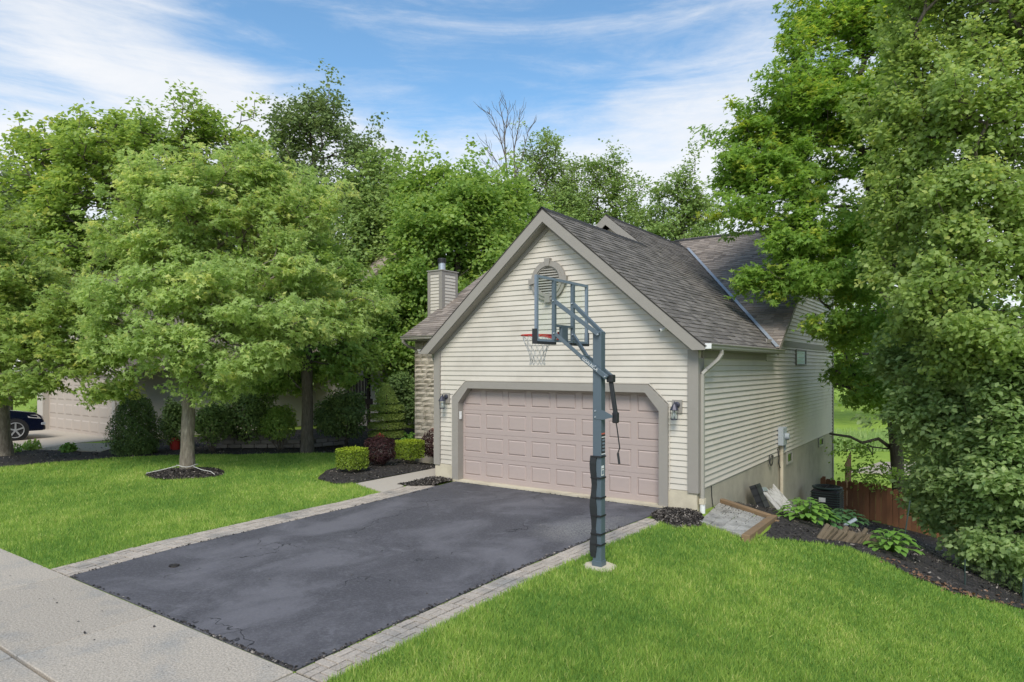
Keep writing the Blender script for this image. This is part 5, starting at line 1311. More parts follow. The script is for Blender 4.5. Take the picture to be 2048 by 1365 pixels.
tpo = bush('spruce_topiary', 'tiered spruce clipped into stacked rings beside the stone wall', 'topiary', (tx_, ty_, 0), (Pt, Nt), .045, LF['topiary'], KITE, None, .45, 0)
MB().tube([(tx_, ty_, -.05), (tx_, ty_, 1.7)], [.06, .02], 8).build('trunk', M['bark_dark'], tpo)
# conical arborvitae at the left
aa = at(270, 908, Z=0)
n = 16000; f = RNG.random(n) ** 1.3; a = RNG.random(n) * 2 * math.pi
prof = np.interp(f, [0, .15, .55, .85, 1], [.50, .66, .60, .38, .06]) * (1 + .10 * np.sin(a * 4 + f * 9) + .09 * np.sin(a * 9 + f * 23) + .05 * np.sin(a * 17 + f * 41)) * RNG.uniform(.66, 1.1, n)
bush('arborvitae', 'dark conical arborvitae at the right end of the neighbouring garage', 'shrub', (aa.x, aa.y, 0), (np.stack([aa.x + prof * np.cos(a), aa.y + prof * np.sin(a), .03 + f * 1.82], 1), np.stack([np.cos(a), np.sin(a), .3 + 0 * a], 1)), .055, LF['arb'], KITE, None, .5, 3)

def shrub_px(label, px, py, D, rw, rh, n, size, mat, shape=OVAL, cat='shrub', name='shrub', group='shrubs in the back bed', shell=.45, mult=1):
    c = at(px, py, D=D); r = rw * D / F_PX; h = rh * D / F_PX
    parts = [ell_pts(tuple(c), (r * .75, r * .75, h * .8), n // 3, shell)]
    for _ in range(8):
        q = unit(1)[0]; q[2] = abs(q[2]) * 1.2 - .3; f = random.uniform(.28, .48)
        parts.append(ell_pts(tuple(np.array(c) + q * np.array([r, r, h]) * .72), (r * f, r * f, h * f * .9), n // 12, .3))
    p = np.concatenate([a_ for a_, b_ in parts]); u = np.concatenate([b_ for a_, b_ in parts]); k = p[:, 2] > .03
    return bush(name, label, cat, (c.x, c.y, Hs(c.x, c.y)), (p[k], u[k]), size, mat, shape, group, .6, 9, up=.7)
shrub_px('loose dark green shrub left of the tiered spruce', 690, 835, 22.5, 62, 58, 9000, .085, LF['dark'])
shrub_px('dark shrub with light tips between the lawn maple and the forked trunk', 500, 830, 21.5, 70, 70, 9000, .085, LF['dark'])
shrub_px('dark shrub just right of the lawn maple trunk', 425, 850, 20.5, 42, 48, 5000, .075, LF['dark'])
shrub_px('low green shrub at the foot of the forked trunk', 560, 850, 21, 42, 40, 4200, .075, LF['forest_a'])
shrub_px('dark reddish shrub behind the lawn maple trunk', 345, 848, 21, 34, 52, 4200, .07, LF['dark'])
shrub_px('tall dark shrub in front of the deck left of the stone wall', 805, 800, 26, 48, 70, 7000, .10, LF['dark'])
shrub_px('dark shrub in the gap left of the stone wall', 850, 780, 29, 60, 100, 7000, .11, LF['dark'])
shrub_px('small green shrub at the corner of the neighbouring garage', 188, 868, 27, 17, 17, 1600, .085, LF['forest_a'])
shrub_px('bushy green shrub beside the blue car', 88, 830, 29, 26, 38, 3600, .10, LF['forest_a'])
for k, (px, py, lab) in enumerate([(25, 905, 'variegated low plant at the foot of the left trunk'), (65, 900, 'low spiky plant in the left mulch bed'), (137, 905, 'tiny bright green plant in the left mulch bed')]):
    q_ = at(px, py, Z=.0); p, u = ell_pts((q_.x, q_.y, .12), (.30 - .05 * k, .3 - .05 * k, .16), 260, .2, .02)
    bush('ground_plant', lab, 'plant', (q_.x, q_.y, 0), (p, u), .10, LF['hosta'] if k != 1 else LF['forest_a'], KITE, 'low plants in the left bed', .6, 3)
# low stone edging wall at the back of the bed
ew = thing('stone_edging', 'low dark stone retaining wall behind the back mulch bed', 'retaining wall', (-11, 2, 0))
A_, B_ = at(395, 905, Z=0) + Vector((-.5, .9, 0)), at(590, 905, Z=0) + Vector((-.6, 1.0, 0)); C_ = at(655, 905, Z=0) + Vector((-1.2, 1.9, 0))
for s_, e_ in ((A_, B_), (B_, C_)):
    for row in range(2):
        L_ = (e_ - s_).length; n_ = int(L_ / .42); d = (e_ - s_).normalized()
        for k in range(n_):
            p = s_ + d * (k * .42 + (.2 if row else 0)); MB().beam(p + Vector((0, 0, .07 + row * .135)), p + d * .40 + Vector((0, 0, .07 + row * .135)), .22, .125).build('block', M['rock'], ew, bevel=.012)
# red container glimpsed behind the trunk
rc = at(350, 900, Z=0); rcn = thing('red_container', 'small red plastic container behind the lawn maple trunk', 'container', (rc.x, rc.y, 0))
MB().lathe([(.14, 0), (.15, .25), (.10, .36), (.05, .40)], (rc.x, rc.y, 0), 12).build('container_body', M['red_can'], rcn); MB().lathe([(.05, .40), (.05, .45)], (rc.x, rc.y, 0), 10).build('cap', M['black'], rcn)

# ------------------------------------------------------------------ neighbouring house, drive and car
nd = MB().prism([(-30, -9), (-16.9, -9), (-17.0, -3.6), (-18.0, -2.2), (-18.1, -.30), (-30, -.30)], 'z', -.1, .012).build('neighbour_drive', M['walk']); tag(nd, kind='structure')
gv = MB().prism([(-17.9, -2.15), (-16.95, -3.5), (-14.6, -2.6), (-16.3, -1.0)], 'z', -.08, .03).build('gravel_bed', M['gravel']); tag(gv, kind='structure')
nb = thing('neighbour_house', 'pale neighbouring house with a garage door glimpsed through the maple leaves', 'house', (-21, 6, 0))
MB().box(-25.1, -24.35, -.60, -.3, 0, 2.9).build('wall', M['nb_wall'], nb); MB().box(-18.3, -17.2, -.60, -.3, 0, 2.9).build('wall', M['nb_wall'], nb); MB().box(-24.35, -18.3, -.60, -.3, 2.35, 2.9).build('wall', M['nb_wall'], nb)
MB().box(-17.5, -17.2, -.3, 8, 0, 2.9).build('wall', M['nb_wall'], nb); MB().box(-25.1, -24.8, -.3, 8, 0, 2.9).build('wall', M['nb_wall'], nb)
MB().box(-24.6, -24.36, -.66, -.605, 0, 2.5).build('door_trim', M['nb_wall'], nb); MB().box(-18.29, -18.05, -.66, -.605, 0, 2.5).build('door_trim', M['nb_wall'], nb)
ndr = MB().box(-24.35, -18.3, -.42, -.36, .01, 2.35).build('garage_door', M['nb_door'], nb)
nw, nh = 6.05 / 8, .58
npm = MB().add([(0, 0, 0), (nw - .14, 0, 0), (nw - .14, 0, nh - .16), (0, 0, nh - .16), (.05, -.02, .05), (nw - .19, -.02, .05), (nw - .19, -.02, nh - .21), (.05, -.02, nh - .21)], [(4, 5, 6, 7), (0, 1, 5, 4), (1, 2, 6, 5), (2, 3, 7, 6), (3, 0, 4, 7)])
npm = mesh_of(npm, 'door_panel', M['nb_door'])
for r_ in range(4):
    for c in range(8): place('door_panel', npm, (-24.35 + c * nw + .07, -.421, .05 + r_ * .585 + .06), ndr)
MB().box(-17.08, -17.02, -.66, -.60, .1, 2.8).build('downspout', M['trim_light'], nb)
MB().prism([(-25.5, 2.8), (-16.8, 2.8), (-21.15, 6.2)], 'y', -.62, -.4).build('gable_wall', M['nb_wall'], nb)
for sg in (-1, 1):
    MB().hexa([(-21.15, -1.0, 6.25), (-21.15 + sg * 4.8, -1.0, 2.5), (-21.15 + sg * 4.8, 9, 2.5), (-21.15, 9, 6.25)], [(-21.15, -1.0, 6.42), (-21.15 + sg * 4.8, -1.0, 2.67), (-21.15 + sg * 4.8, 9, 2.67), (-21.15, 9, 6.42)]).build('garage_roof', M['shingle_w'], nb)
MB().box(-27, -15.2, 7.5, 17, 0, 5.4).build('main_wall', M['nb_wall'], nb)
MB().hexa([(-27.5, 7, 5.3), (-14.8, 7, 5.3), (-14.8, 12.2, 9.0), (-27.5, 12.2, 9.0)], [(-27.5, 7, 5.5), (-14.8, 7, 5.5), (-14.8, 12.2, 9.2), (-27.5, 12.2, 9.2)]).build('main_roof', M['shingle_w'], nb)
MB().hexa([(-27.5, 12.2, 9.0), (-14.8, 12.2, 9.0), (-14.8, 17.4, 5.3), (-27.5, 17.4, 5.3)], [(-27.5, 12.2, 9.2), (-14.8, 12.2, 9.2), (-14.8, 17.4, 5.5), (-27.5, 17.4, 5.5)]).build('main_roof', M['shingle_w'], nb)
MB().box(-15.4, -13.6, 8.2, 14, 0, 3.6).build('side_wing_wall', M['nb_wall'], nb)
for xa, za in ((-24.5, 3.4), (-20.5, 3.4), (-17.0, 3.4)):
    w_ = MB().box(xa, xa + 1.1, 7.44, 7.50, za, za + 1.4).build('window', M['white'], nb); MB().box(xa + .1, xa + 1.0, 7.42, 7.438, za + .1, za + 1.3).build('pane', M['glass'], w_)
# deck with railing behind the shrubs
dk = thing('wooden_deck', 'dark wooden deck with a railing behind the loose shrubs', 'deck', (-12, 9, 0))
dA, dB = at(690, 800, D=29), at(835, 800, D=29); dz_ = 1.2; dd_ = (dB - dA).normalized()
MB().beam((dA.x, dA.y, dz_ - .1), (dB.x, dB.y, dz_ - .1), .2, .25).build('deck_frame', M['brown_deck'], dk); MB().beam((dA.x, dA.y, dz_ + .95), (dB.x, dB.y, dz_ + .95), .12, .06).build('rail', M['brown_deck'], dk); MB().beam((dA.x, dA.y, dz_ + .15), (dB.x, dB.y, dz_ + .15), .06, .06).build('rail', M['brown_deck'], dk)
nB = int((dB - dA).length / .13); bal = mesh_of(MB().box(-.018, .018, -.018, .018, .15, .93), 'baluster', M['brown_deck'])
for k in range(nB): p = dA + dd_ * (k * .13); place('baluster', bal, (p.x, p.y, dz_), dk)
for f in (0, .33, .66, 1.0): p = dA.lerp(dB, f); MB().box(p.x - .06, p.x + .06, p.y - .06, p.y + .06, 0, dz_ + 1.1).build('post', M['brown_deck'], dk)
for f in (.3, .62): p = dA.lerp(dB, f); MB().box(p.x - .03, p.x + .03, p.y - .03, p.y + .03, dz_ + 1.1, dz_ + 2.3).build('upright', M['black'], dk)

# dark blue SUV nose-in on the neighbouring drive (right side towards us)
wx = at(30, 882, Z=.012); cx0 = wx.x; yw = wx.y         # outer face of the front right wheel
car = thing('parked_suv', 'dark blue SUV parked on the neighbouring driveway at the left edge', 'car', (cx0 - .95, yw - 1.4, .01))
yf = yw + .92; W_ = 1.84
# body: side outline extruded with inset upper edges
prof = [(yf - .03, .32), (yf, .45), (yf, .66), (yf - .10, .86), (yf - .30, .98), (yf - 1.15, 1.10), (yf - 1.35, 1.14), (yf - 2.0, 1.62), (yf - 2.5, 1.72), (yf - 3.7, 1.74), (yf - 4.4, 1.62), (yf - 4.62, 1.1), (yf - 4.68, .6), (yf - 4.6, .34)]
import bmesh
def car_body():
    xs_ = [(cx0, 0), (cx0 - .06, .02), (cx0 - W_ + .06, .02), (cx0 - W_, 0)]
    mb = MB(); n_ = len(prof); o = 0
    for i_, (xx, s_) in enumerate([(-.02, 1), (-W_ - .0, 1)]): pass
    rows = []
    for t in (0, .04, .96, 1):
        ins = .05 if t in (0, 1) else 0
        row = []
        for (y_, z_) in prof:
            tum = .0 if z_ < 1.0 else (z_ - 1.0) * .28
            xx = cx0 - (tum + (W_ - 2 * tum) * t); row.append((xx, y_ - (ins if y_ > yf - .2 else 0), z_ - (ins * .6 if z_ > .9 else 0)))
        rows.append(row)
    vs = [p for r_ in rows for p in r_]; fs = []
    for r_ in range(3):
        for k in range(n_): fs.append((r_ * n_ + k, r_ * n_ + (k + 1) % n_, (r_ + 1) * n_ + (k + 1) % n_, (r_ + 1) * n_ + k))
    fs.append(tuple(range(n_))); fs.append(tuple(3 * n_ + k for k in reversed(range(n_))))
    return mb.add(vs, fs)
cb = car_body().build('body', M['car'], car)
for yy in (yw, yw - 2.72):
    MB().lathe([(.43, 0), (.43, .012)], (cx0 - .004, yy, .37), 28, 'x').build('wheel_arch', M['black'], car)
    for side_x in (cx0 + .005, cx0 - W_ + .215):
        wh = MB().lathe([(.27, 0), (.355, 0), (.37, -.03), (.37, -.19), (.34, -.22)][::-1], (side_x + .02, yy, .382), 28, 'x').build('wheel', M['tyre'], car)
        if side_x > cx0:
            MB().tube([(side_x + .032, yy + .262 * math.cos(t), .382 + .262 * math.sin(t)) for t in np.linspace(0, 2 * math.pi, 28, endpoint=False)], .016, 6, closed=True).build('rim', M['rim'], wh)
            MB().lathe([(.05, 0), (.045, .02)], (side_x + .03, yy, .382), 12, 'x').build('hub', M['rim'], wh)
            for k in range(5):
                a = k * 2 * math.pi / 5 + .3; MB().beam((side_x + .038, yy + .04 * math.cos(a), .382 + .04 * math.sin(a)), (side_x + .038, yy + .255 * math.cos(a), .382 + .255 * math.sin(a)), .05, .012, (1, 0, 0)).build('spoke', M['rim'], wh)
lens_ = material('headlight_lens', (.55, .52, .50), .15, .1, 10, metallic=.3)
MB().add([(cx0 - .01, yf - .55, .90), (cx0 + .006, yf - .52, .80), (cx0 + .004, yf - .12, .74), (cx0 - .10, yf + .004, .74), (cx0 - .10, yf - .05, .84), (cx0 - .0, yf - .25, .89)], [(0, 1, 2, 5), (5, 2, 3, 4)]).build('headlight', lens_, car)
MB().box(cx0 - W_ + .1, cx0 - .02, yf - .25, yf + .035, .33, .50).build('bumper', M['black'], car, bevel=.03); MB().box(cx0 - .12, cx0 + .012, yf - .12, yf + .02, .52, .60).build('fog_light_trim', M['galv'], car, bevel=.01)
MB().box(cx0 - W_ + .3, cx0 - .3, yf - .01, yf + .012, .56, .72).build('grille', M['black'], car)
MB().add([(cx0 - .02 - .03, yf - 1.55, 1.16), (cx0 - .03 - .13, yf - 2.1, 1.56), (cx0 - .03 - .13, yf - 3.0, 1.6), (cx0 - .02 - .03, yf - 3.0, 1.12)], [(0, 1, 2, 3)]).build('side_window', M['glass'], car)
MB().box(cx0 - .01, cx0 + .17, yf - 1.75, yf - 1.6, 1.12, 1.26).build('mirror', M['car'], car, bevel=.03)
MB().add([(cx0 - .05, yf - 1.38, 1.165), (cx0 - W_ + .05, yf - 1.38, 1.165), (cx0 - W_ + .2, yf - 1.98, 1.62), (cx0 - .2, yf - 1.98, 1.62)], [(0, 1, 2, 3)]).build('windscreen', M['glass'], car)

# ------------------------------------------------------------------ backyard
pt = MB().prism([tuple(ground_at(px, py).xy) for px, py in [(1700, 945), (1760, 925), (1830, 925), (1850, 950), (1790, 950)]], 'z', -3.2, -2.84).build('backyard_path', M['gravel']); tag(pt, kind='structure')
n = 9000; px_ = RNG.uniform(1600, 1960, n); Dm = RNG.uniform(43, 49, n)
pos = np.array([tuple(at(a_, 733, D=b_)) for a_, b_ in zip(px_, Dm)]); pos[:, 2] = H(pos[:, 0], pos[:, 1])
aim = RNG.normal(size=(n, 3)) * .35; aim[:, 2] = 1
tg = leaves('tall_meadow_grass', pos, RNG.normal(size=(n, 3)) * np.array([1, 1, .1]), aim, RNG.uniform(.5, 1.2, n), np.clip(RNG.normal(size=n) * .2 + .6, 0, 1), BLADE, LF['meadow'], None, .08)

# ------------------------------------------------------------------ trees
# the lawn maple in its mulch ring
lm = tree('light green maple with a grey trunk standing in a mulch ring on the left lawn', (RINGC[0], RINGC[1], .06), .150, tuple(at(385, 470, D=16.6)),
     [(350, 470, 16.4, 105, 95), (455, 430, 16.8, 100, 90), (555, 470, 17.0, 95, 80), (600, 560, 17, 105, 75), (300, 590, 15.6, 120, 80), (430, 600, 16, 120, 90), (550, 640, 16.0, 120, 80), (660, 640, 17.2, 90, 50),
      (240, 670, 16, 100, 60), (360, 700, 15.4, 110, 60), (490, 715, 15.8, 110, 50), (270, 540, 16.8, 90, 80), (475, 350, 17, 50, 55), (380, 385, 16.6, 70, 60), (550, 390, 17.2, 50, 50), (410, 765, 16.0, 60, 30), (190, 630, 17, 60, 50), (720, 610, 17.3, 50, 40), (620, 430, 17.2, 60, 45), (300, 400, 16.6, 50, 45)],
     1750, 42, .20, .108, LF['lawn_maple'], M['bark'], MAPLE, .45, None, flat=.4, droop=.3, young=.34, rough=.22, jit=.65, trunk_sides=16, leaders=.24)
tw = MB(); tw.tube([(RINGC[0] + .24 * math.cos(t), RINGC[1] + .24 * math.sin(t), .19 + .02 * math.sin(3 * t)) for t in np.linspace(0, 2 * math.pi, 20, endpoint=False)], .010, 5, closed=True)
tw.tube([(RINGC[0] + .25, RINGC[1] + .02, .17), (RINGC[0] + .5, RINGC[1] + .1, .10), (RINGC[0] + .8, RINGC[1] + .15, .08), (RINGC[0] + 1.05, RINGC[1] + .1, .04)], .009, 5)
tw.tube([(RINGC[0] - .2, RINGC[1] - .15, .17), (RINGC[0] - .4, RINGC[1] - .4, .09), (RINGC[0] - .55, RINGC[1] - .72, .03)], .009, 5)
tw = tw.build('light_cord', M['rope']); tag(tw, 'pale cord wound round the base of the lawn maple', 'cord')

lt_ = at(12, 912, Z=0)
tree('light green maple at the left edge in front of the blue car', (lt_.x, lt_.y, 0), .17, tuple(at(-20, 560, D=18.3)),
     [(60, 580, 17.6, 110, 70), (-60, 560, 18, 130, 110), (40, 660, 17.4, 120, 85), (150, 640, 17, 85, 65), (110, 720, 17, 95, 55), (-40, 700, 18, 120, 80), (30, 770, 17.6, 95, 35), (190, 770, 16.6, 60, 35), (190, 700, 16.8, 60, 50), (-30, 480, 18, 80, 60)],
     1050, 42, .25, .118, LF['maple_l'], M['bark'], MAPLE, .4, 'front yard maples', flat=.35, droop=.3, young=.3, trunk_sides=14)

fk = at(606, 908, Z=0)
tree('older forked maple behind the shrubs in the back bed', (fk.x - .2, fk.y + .3, 0), .17, tuple(at(600, 500, D=21)),
     [(640, 560, 21, 90, 80), (700, 620, 21, 75, 70), (580, 480, 22, 100, 80), (690, 700, 20.5, 70, 60), (520, 600, 22, 90, 90), (620, 700, 21, 60, 60), (560, 740, 21, 80, 45)],
     760, 44, .28, .13, LF['forest_a'], M['bark_dark'], MAPLE, .4, 'front yard maples', flat=.35, droop=.3, young=.1, lean=(.15, 0))

# big maple and its neighbours behind the left lawn
tree('broad tall maple behind the lawn maple, its limbs showing against the sky', at(235, 905, D=29).xy.to_tuple() + (0,), .42, tuple(at(300, 400, D=28)),
     [(75, 295, 28, 50, 55), (150, 320, 28, 70, 70), (240, 300, 28, 80, 70), (330, 290, 28, 75, 65), (410, 250, 28, 55, 62), (465, 305, 28, 50, 65), (200, 380, 27, 110, 90), (330, 380, 27.5, 120, 100), (90, 420, 27, 100, 90), (430, 380, 28, 90, 90), (60, 520, 27, 110, 90), (170, 500, 26.5, 120, 90), (500, 350, 29, 55, 80)],
     1800, 31, .34, .19, LF['big_maple'], M['bark_dark'], KITE, .5, 'tall trees behind the house', flat=.5, droop=.2, young=.14, rough=.25, twig_floor=.006, leaders=.07)
FT = [
 ('tall narrow dark airy tree rising above the lawn maple', 620, 36, (630, 330), [(600, 250, 36, 42, 65), (650, 255, 36, 48, 62), (700, 310, 36, 45, 65), (590, 340, 36, 50, 80), (650, 370, 36, 65, 90), (715, 390, 36, 45, 70), (620, 450, 36, 75, 90), (570, 300, 36, 32, 50)], 760, 27, .50, .19, 'forest_b'),
 ('slim green tree between the dark airy tree and the dense one', 780, 34, (775, 450), [(775, 380, 34, 50, 75), (740, 450, 33, 60, 90), (800, 470, 33, 60, 90), (770, 560, 32, 75, 90), (720, 560, 32, 70, 100)], 760, 38, .50, .20, 'forest_c'),
 ('dense rounded green tree directly behind the chimney', 915, 30, (915, 480), [(880, 400, 31, 60, 62), (950, 405, 31, 65, 62), (1000, 440, 31, 60, 70), (910, 460, 30, 95, 85), (860, 530, 29.5, 80, 100), (960, 540, 30, 90, 90), (900, 620, 29, 80, 90), (840, 430, 31, 50, 80)], 1150, 42, .46, .185, 'forest_a'),
 ('slender sparse tree with small leaves behind the garage ridge', 1130, 42, (1125, 420), [(1100, 330, 42, 42, 55), (1150, 370, 42, 50, 50), (1070, 380, 42, 40, 70), (1110, 420, 42, 70, 50)], 360, 30, .46, .16, 'forest_c'),
 ('second sparse tree behind the garage roof, right of the ridge', 1235, 42, (1230, 430), [(1210, 360, 42, 48, 50), (1250, 390, 42, 42, 45), (1180, 420, 42, 50, 50), (1240, 440, 42, 55, 45), (1150, 460, 41, 60, 50)], 420, 30, .46, .16, 'forest_c'),
 ('light green tree above the second roof ridge', 1365, 38, (1365, 440), [(1360, 400, 38, 48, 42), (1330, 440, 38, 50, 45), (1400, 440, 38, 50, 45), (1300, 470, 38, 45, 40), (1370, 480, 38, 80, 40)], 420, 34, .44, .16, 'forest_c'),
 ('bushy green tree behind the roof near the rim of the wood', 1040, 36, (1040, 480), [(1040, 470, 36, 60, 60), (1090, 490, 37, 60, 50), (1020, 540, 35, 70, 80), (1120, 520, 37, 60, 50)], 480, 36, .5, .18, 'forest_a'),
 ('dark tree at the far left edge behind the broad maple', 15, 32, (15, 480), [(10, 400, 32, 55, 60), (-30, 450, 32, 70, 90), (30, 500, 31, 70, 80), (0, 600, 31, 100, 80)], 480, 34, .5, .20, 'forest_b'),
 ('dark understorey tree left of the stone wall', 830, 31, (820, 700), [(800, 640, 30, 60, 90), (840, 700, 30, 55, 90), (770, 720, 29, 60, 90), (740, 660, 28, 60, 80)], 620, 38, .44, .17, 'forest_a'),
 ('shaded understorey tree behind the forked maple', 560, 31, (560, 640), [(520, 560, 31, 110, 100), (640, 620, 31, 110, 100), (560, 720, 30, 130, 70), (430, 600, 31, 110, 110)], 760, 34, .52, .21, 'forest_b'),
 ('green tree over the neighbouring roof behind the left maples', 330, 34, (300, 560), [(280, 500, 33, 140, 90), (420, 480, 33, 120, 100), (150, 560, 33, 110, 80), (60, 620, 33, 120, 90), (250, 600, 38, 120, 60)], 720, 34, .55, .22, 'forest_a'),
]
for lab, bx_, D, cr_c, lobes, nt_, per, spd, sz, mt in FT:
    b = at(bx_, 900, D=D); b = (b.x, b.y, Hs(b.x, b.y))
    tree(lab, b, .20, tuple(at(cr_c[0], cr_c[1], D=D)), lobes, nt_, per, spd, sz, LF[mt], M['bark_dark'], KITE, .42, 'tall trees behind the house', name='forest_tree', leaders=.05, flat=.6, droop=.15, rough=.28, jit=.7, trunk_sides=8, twig_floor=.008, width=1.15)
# bare dead tree
db_ = at(1010, 900, D=38); base = (db_.x, db_.y, Hs(db_.x, db_.y))
dt = thing('dead_tree', 'bare leafless treetop standing against the sky above the garage ridge', 'tree', base)
dtb = MB(); q_ = lambda px, py, d=0: at(px, py, D=38 + d)
def stick(pts, r0, r1, tw_=5):
    P_ = [q_(*p) for p in pts]; n_ = len(P_); dtb.tube(P_, [r0 + (r1 - r0) * i / (n_ - 1) for i in range(n_)], 6)
    for i in range(1, n_):
        for _ in range(tw_):
            f = random.random(); c = P_[i - 1].lerp(P_[i], f); d = (P_[i] - P_[i - 1]).normalized(); s_ = random.choice((-1, 1))
            e1 = c + (d * .8 + RT * s_ * random.uniform(.2, .6) + FW * random.uniform(-.4, .4)) * random.uniform(.3, .75); dtb.tube([c, e1, e1 + (d + RT * s_ * .1) * random.uniform(.15, .45)], [.014, .011, .006], 4)
MB().tube([base, q_(1024, 700), q_(1026, 520), q_(1022, 430)], [.22, .17, .12, .09], 8).build('trunk', M['bark_dark'], dt)
stick([(1022, 430), (1016, 370), (1010, 300), (1008, 250), (998, 205)], .07, .014); stick([(1012, 320), (1000, 275), (985, 235), (974, 222)], .035, .012); stick([(1010, 270), (1016, 230), (1010, 200)], .03, .01)
stick([(1022, 430), (1030, 360), (1028, 300), (1038, 250), (1040, 218)], .06, .012); stick([(1016, 370), (1000, 335), (985, 310), (970, 280)], .03, .010); stick([(1030, 350), (1046, 310), (1054, 275), (1058, 255)], .03, .010)
stick([(1028, 300), (1024, 260), (1030, 228)], .025, .01, 3); stick([(1018, 400), (1000, 375), (990, 345), (978, 330)], .03, .01)
dtb.build('branches', M['bark_dark'], dt)['kind'] = 'stuff'

# the wood far behind, seen as a mass through gaps and past the meadow
wl = []; 
for px in range(-250, 2300, 70):
    for (pyc, rv, D) in ((560, 120, 58), (660, 100, 60)):
        wl.append((px + random.uniform(-25, 25), pyc + random.uniform(-30, 30) + (60 if px > 1150 else 0), D + random.uniform(-4, 4), 60, rv * .7))
tips, cs_, rs_ = lobe_tips(wl, 2600, .3, .25)
p_, n_, a_, s_, t_ = sprays(tips, np.array([0, 60, -3.]), 10, 1.2, .7, .1, .52, jit=.8)
leaves('distant_woods', p_, n_, a_, s_, t_, KITE, LF['forest_a'])
wl = [(px, 700 + random.uniform(-20, 20), 75 + random.uniform(-4, 4), 50, 40) for px in range(1500, 2200, 45)]
tips, cs_, rs_ = lobe_tips(wl, 500, .3, .25); p_, n_, a_, s_, t_ = sprays(tips, np.array([0, 60, -3.]), 12, 1.2, .7, .1, .55, jit=.8)
leaves('far_treeline', p_, n_, a_, s_, t_, KITE, LF['forest_c'])

# right side: maple over the roof, then the round leafed tree and the big shrubs
mb0 = ground_at(1812, 1010)
mbx = (5.34, 12.2); 
def off_house(t):
    return (t[:, 0] < 3.6) & (t[:, 2] < 3.2) | ((t[:, 0] < 3.7) & (t[:, 1] > 4.6) & (t[:, 2] < 3.4 + .67 * (t[:, 1] - 4.8))) | ((t[:, 0] < 3.6) & (t[:, 2] < 6.3 - .85 * np.abs(t[:, 0])))
tree('tall maple with a dark trunk behind the fence, spreading over the roof', (mbx[0], mbx[1], Hs(*mbx)), .185, tuple(at(1735, 330, D=19)),
     [(1500, 330, 17.5, 62, 70), (1560, 240, 18, 75, 70), (1490, 420, 17, 70, 50), (1560, 380, 17.2, 90, 80), (1650, 330, 18, 90, 110), (1610, 470, 16.8, 90, 60), (1640, 170, 18.5, 70, 90), (1620, 60, 18.8, 50, 60), (1700, 60, 19, 75, 90), (1740, 190, 18.5, 80, 100),
      (1530, 560, 16.6, 45, 35), (1590, 560, 16.4, 70, 45), (1680, 560, 16.6, 85, 70), (1700, 450, 17, 90, 90), (1650, 640, 16.4, 65, 30), (1740, 650, 16.5, 70, 60), (1790, 20, 19, 80, 90), (1780, 770, 17.6, 80, 55), (1720, 740, 18.2, 50, 40), (1760, 480, 18, 80, 100), (1690, 240, 18.6, 80, 80), (1470, 360, 17.5, 45, 60), (1800, 330, 18.5, 80, 100), (1520, 280, 18, 50, 50)],
     2100, 38, .25, .128, LF['maple_r'], M['bark_dark'], MAPLE, .38, None, flat=.35, droop=.3, young=.22, rough=.22, jit=.6, skip=off_house, lean=(.1, 0))
sl = thing('sapling', 'thin leafy sapling arching in front of the back lawn', 'tree', (5.1, 11.8, Hs(5.1, 11.8)))
tps, _, _ = lobe_tips([(1745, 945, 20, 55, 25), (1810, 960, 20, 40, 30), (1720, 900, 20.4, 35, 20)], 60, .1, .2)
arr, par, rad, ntr, tn = skeleton((5.25, 12.1, Hs(5.2, 12.1)), tuple(at(1800, 900, D=20.6)), tps, .04, steps=5); limbs_mesh('branches', arr, par, rad, M['bark_dark'], sl)
p_, n_, a_, s_, t_ = sprays(tps, np.array(at(1800, 930, D=20.5)), 16, .26, .3, .2, .10); leaves('foliage', p_, n_, a_, s_, t_, KITE, LF['maple_r'], sl)
# low limbs reaching left from the maple trunk
lb = MB()
G = lambda px, py, D: at(px, py, D=D)
lb.tube([G(1796, 915, 20.8), G(1780, 895, 20.6), (G(1757, 878, 20.4)), G(1725, 886, 20.2), G(1700, 874, 20), G(1660, 868, 19.8)], [.075, .06, .05, .045, .04, .03], 8)
mt2 = MB(); mt2.tube([G(1800, 850, 20.8), G(1770, 770, 19.5), G(1745, 790, 19), G(1728, 787, 18.6)], [.09, .08, .07, .06], 7); mt2.tube([G(1728, 787, 18.6), G(1700, 735, 18.2), G(1688, 705, 18)], [.06, .05, .03], 7); mt2.tube([G(1728, 787, 18.6), G(1695, 775, 18.2), G(1672, 768, 18)], [.05, .04, .03], 7); mt2.tube([G(1722, 780, 18.5), G(1690, 750, 18.1), G(1672, 742, 18)], [.05, .04, .03], 7)
for o_ in COL.objects:
    if o_.name.startswith('maple_tree') and 'behind the fence' in o_.get('label', ''):
        lb.build('low_limb', M['bark_dark'], o_, smooth=True); mt2.build('low_limb', M['bark_dark'], o_, smooth=True)
tree('slimmer dark trunked tree right of the maple behind the fence', (6.5, 13.2, Hs(6.5, 13.2)), .14, tuple(at(1850, 640, D=21)),
     [(1850, 700, 20, 80, 80), (1830, 790, 20, 70, 60), (1900, 780, 19, 80, 70), (1870, 600, 20, 80, 90)], 420, 40, .36, .13, LF['maple_r'], M['bark_dark'], KITE, .4, None, name='leafy_tree', trunk_sides=8)
rt = ground_at(2040, 1120)
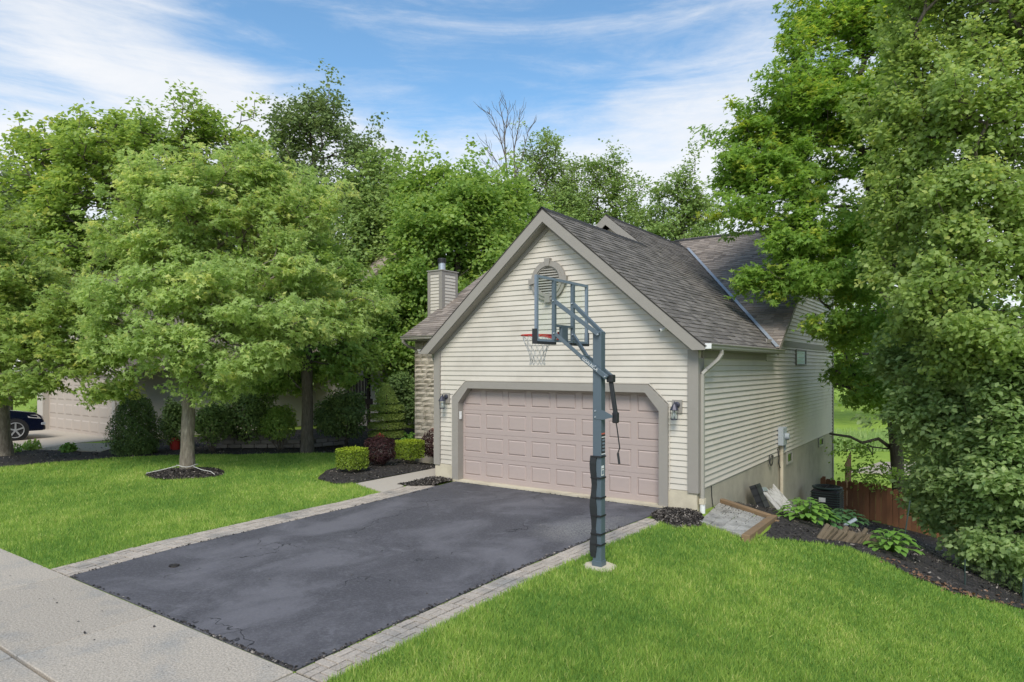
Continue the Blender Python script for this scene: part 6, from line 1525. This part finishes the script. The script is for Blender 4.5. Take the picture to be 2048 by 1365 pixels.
tree('round leafed tree towering at the right edge of the photo', (9.6, 3.0, Hs(9.6, 3.0)), .19, tuple(at(1990, 330, D=13.5)),
     [(1880, 90, 14, 90, 100), (1970, 60, 13.6, 110, 110), (1850, 220, 14, 90, 100), (1960, 220, 13, 110, 110), (1830, 360, 14, 80, 90), (1930, 370, 13, 110, 100), (2050, 300, 13, 110, 140), (1850, 480, 13.4, 90, 80), (1960, 500, 12.6, 110, 90), (2060, 520, 12.4, 110, 120), (1790, 430, 14, 60, 60), (1900, 600, 12.6, 100, 80), (1830, 630, 13.4, 70, 60), (2010, 660, 12.2, 110, 90), (1930, 700, 12.8, 80, 60), (2060, 120, 13, 100, 120), (1850, -20, 14, 80, 80), (1800, 540, 14, 60, 60), (1990, 400, 13, 100, 90), (1800, 250, 14.4, 60, 80), (1900, -40, 13.6, 110, 80)],
     2100, 34, .22, .098, LF['round'], M['bark_dark'], OVAL, .35, None, name='leafy_tree', flat=.7, droop=.1, young=.18, rough=.2, jit=.8)
def big_shrub(label, base, crown, lobes, nt_, per, size):
    return tree(label, base, .07, crown, lobes, nt_, per, .25, size, LF['shrub_r'], M['bark_dark'], OVAL, .35, 'big shrubs at the right edge', 'shrub', 'tall_shrub', flat=.5, droop=.3, young=.05, rough=.18, jit=.6, trunk_sides=7, width=.85)
big_shrub('big arching shrub right of the fence with pale drooping leaves', (7.6, 4.8, Hs(7.6, 4.8)), tuple(at(1900, 850, D=14.5)),
     [(1850, 740, 15, 75, 60), (1865, 850, 14.8, 55, 70), (1900, 830, 14, 90, 80), (1915, 930, 13.8, 80, 80), (1885, 985, 14.2, 55, 55), (1945, 1040, 13.4, 75, 65), (1960, 740, 13.6, 90, 70), (1915, 660, 14, 80, 60), (1990, 850, 13, 80, 90)], 1150, 40, .12)
big_shrub('big shrub filling the lower right corner of the hedge', (9.3, 2.6, Hs(9.3, 2.6)), tuple(at(2020, 900, D=12.5)),
     [(2010, 860, 12.8, 90, 90), (2050, 950, 12.2, 90, 90), (1990, 970, 12.8, 80, 80), (2010, 1060, 12.4, 75, 60), (2080, 1060, 12, 80, 70), (2060, 780, 12.2, 90, 90), (1985, 1110, 12.6, 60, 45), (2060, 1130, 12, 60, 45), (1990, 740, 12.8, 80, 70)], 950, 40, .115)
print('verts', sum(len(o.data.vertices) for o in COL.objects if o.type == 'MESH'), 'tris', sum(len(o.data.loops) - 2 * len(o.data.polygons) for o in COL.objects if o.type == 'MESH'))
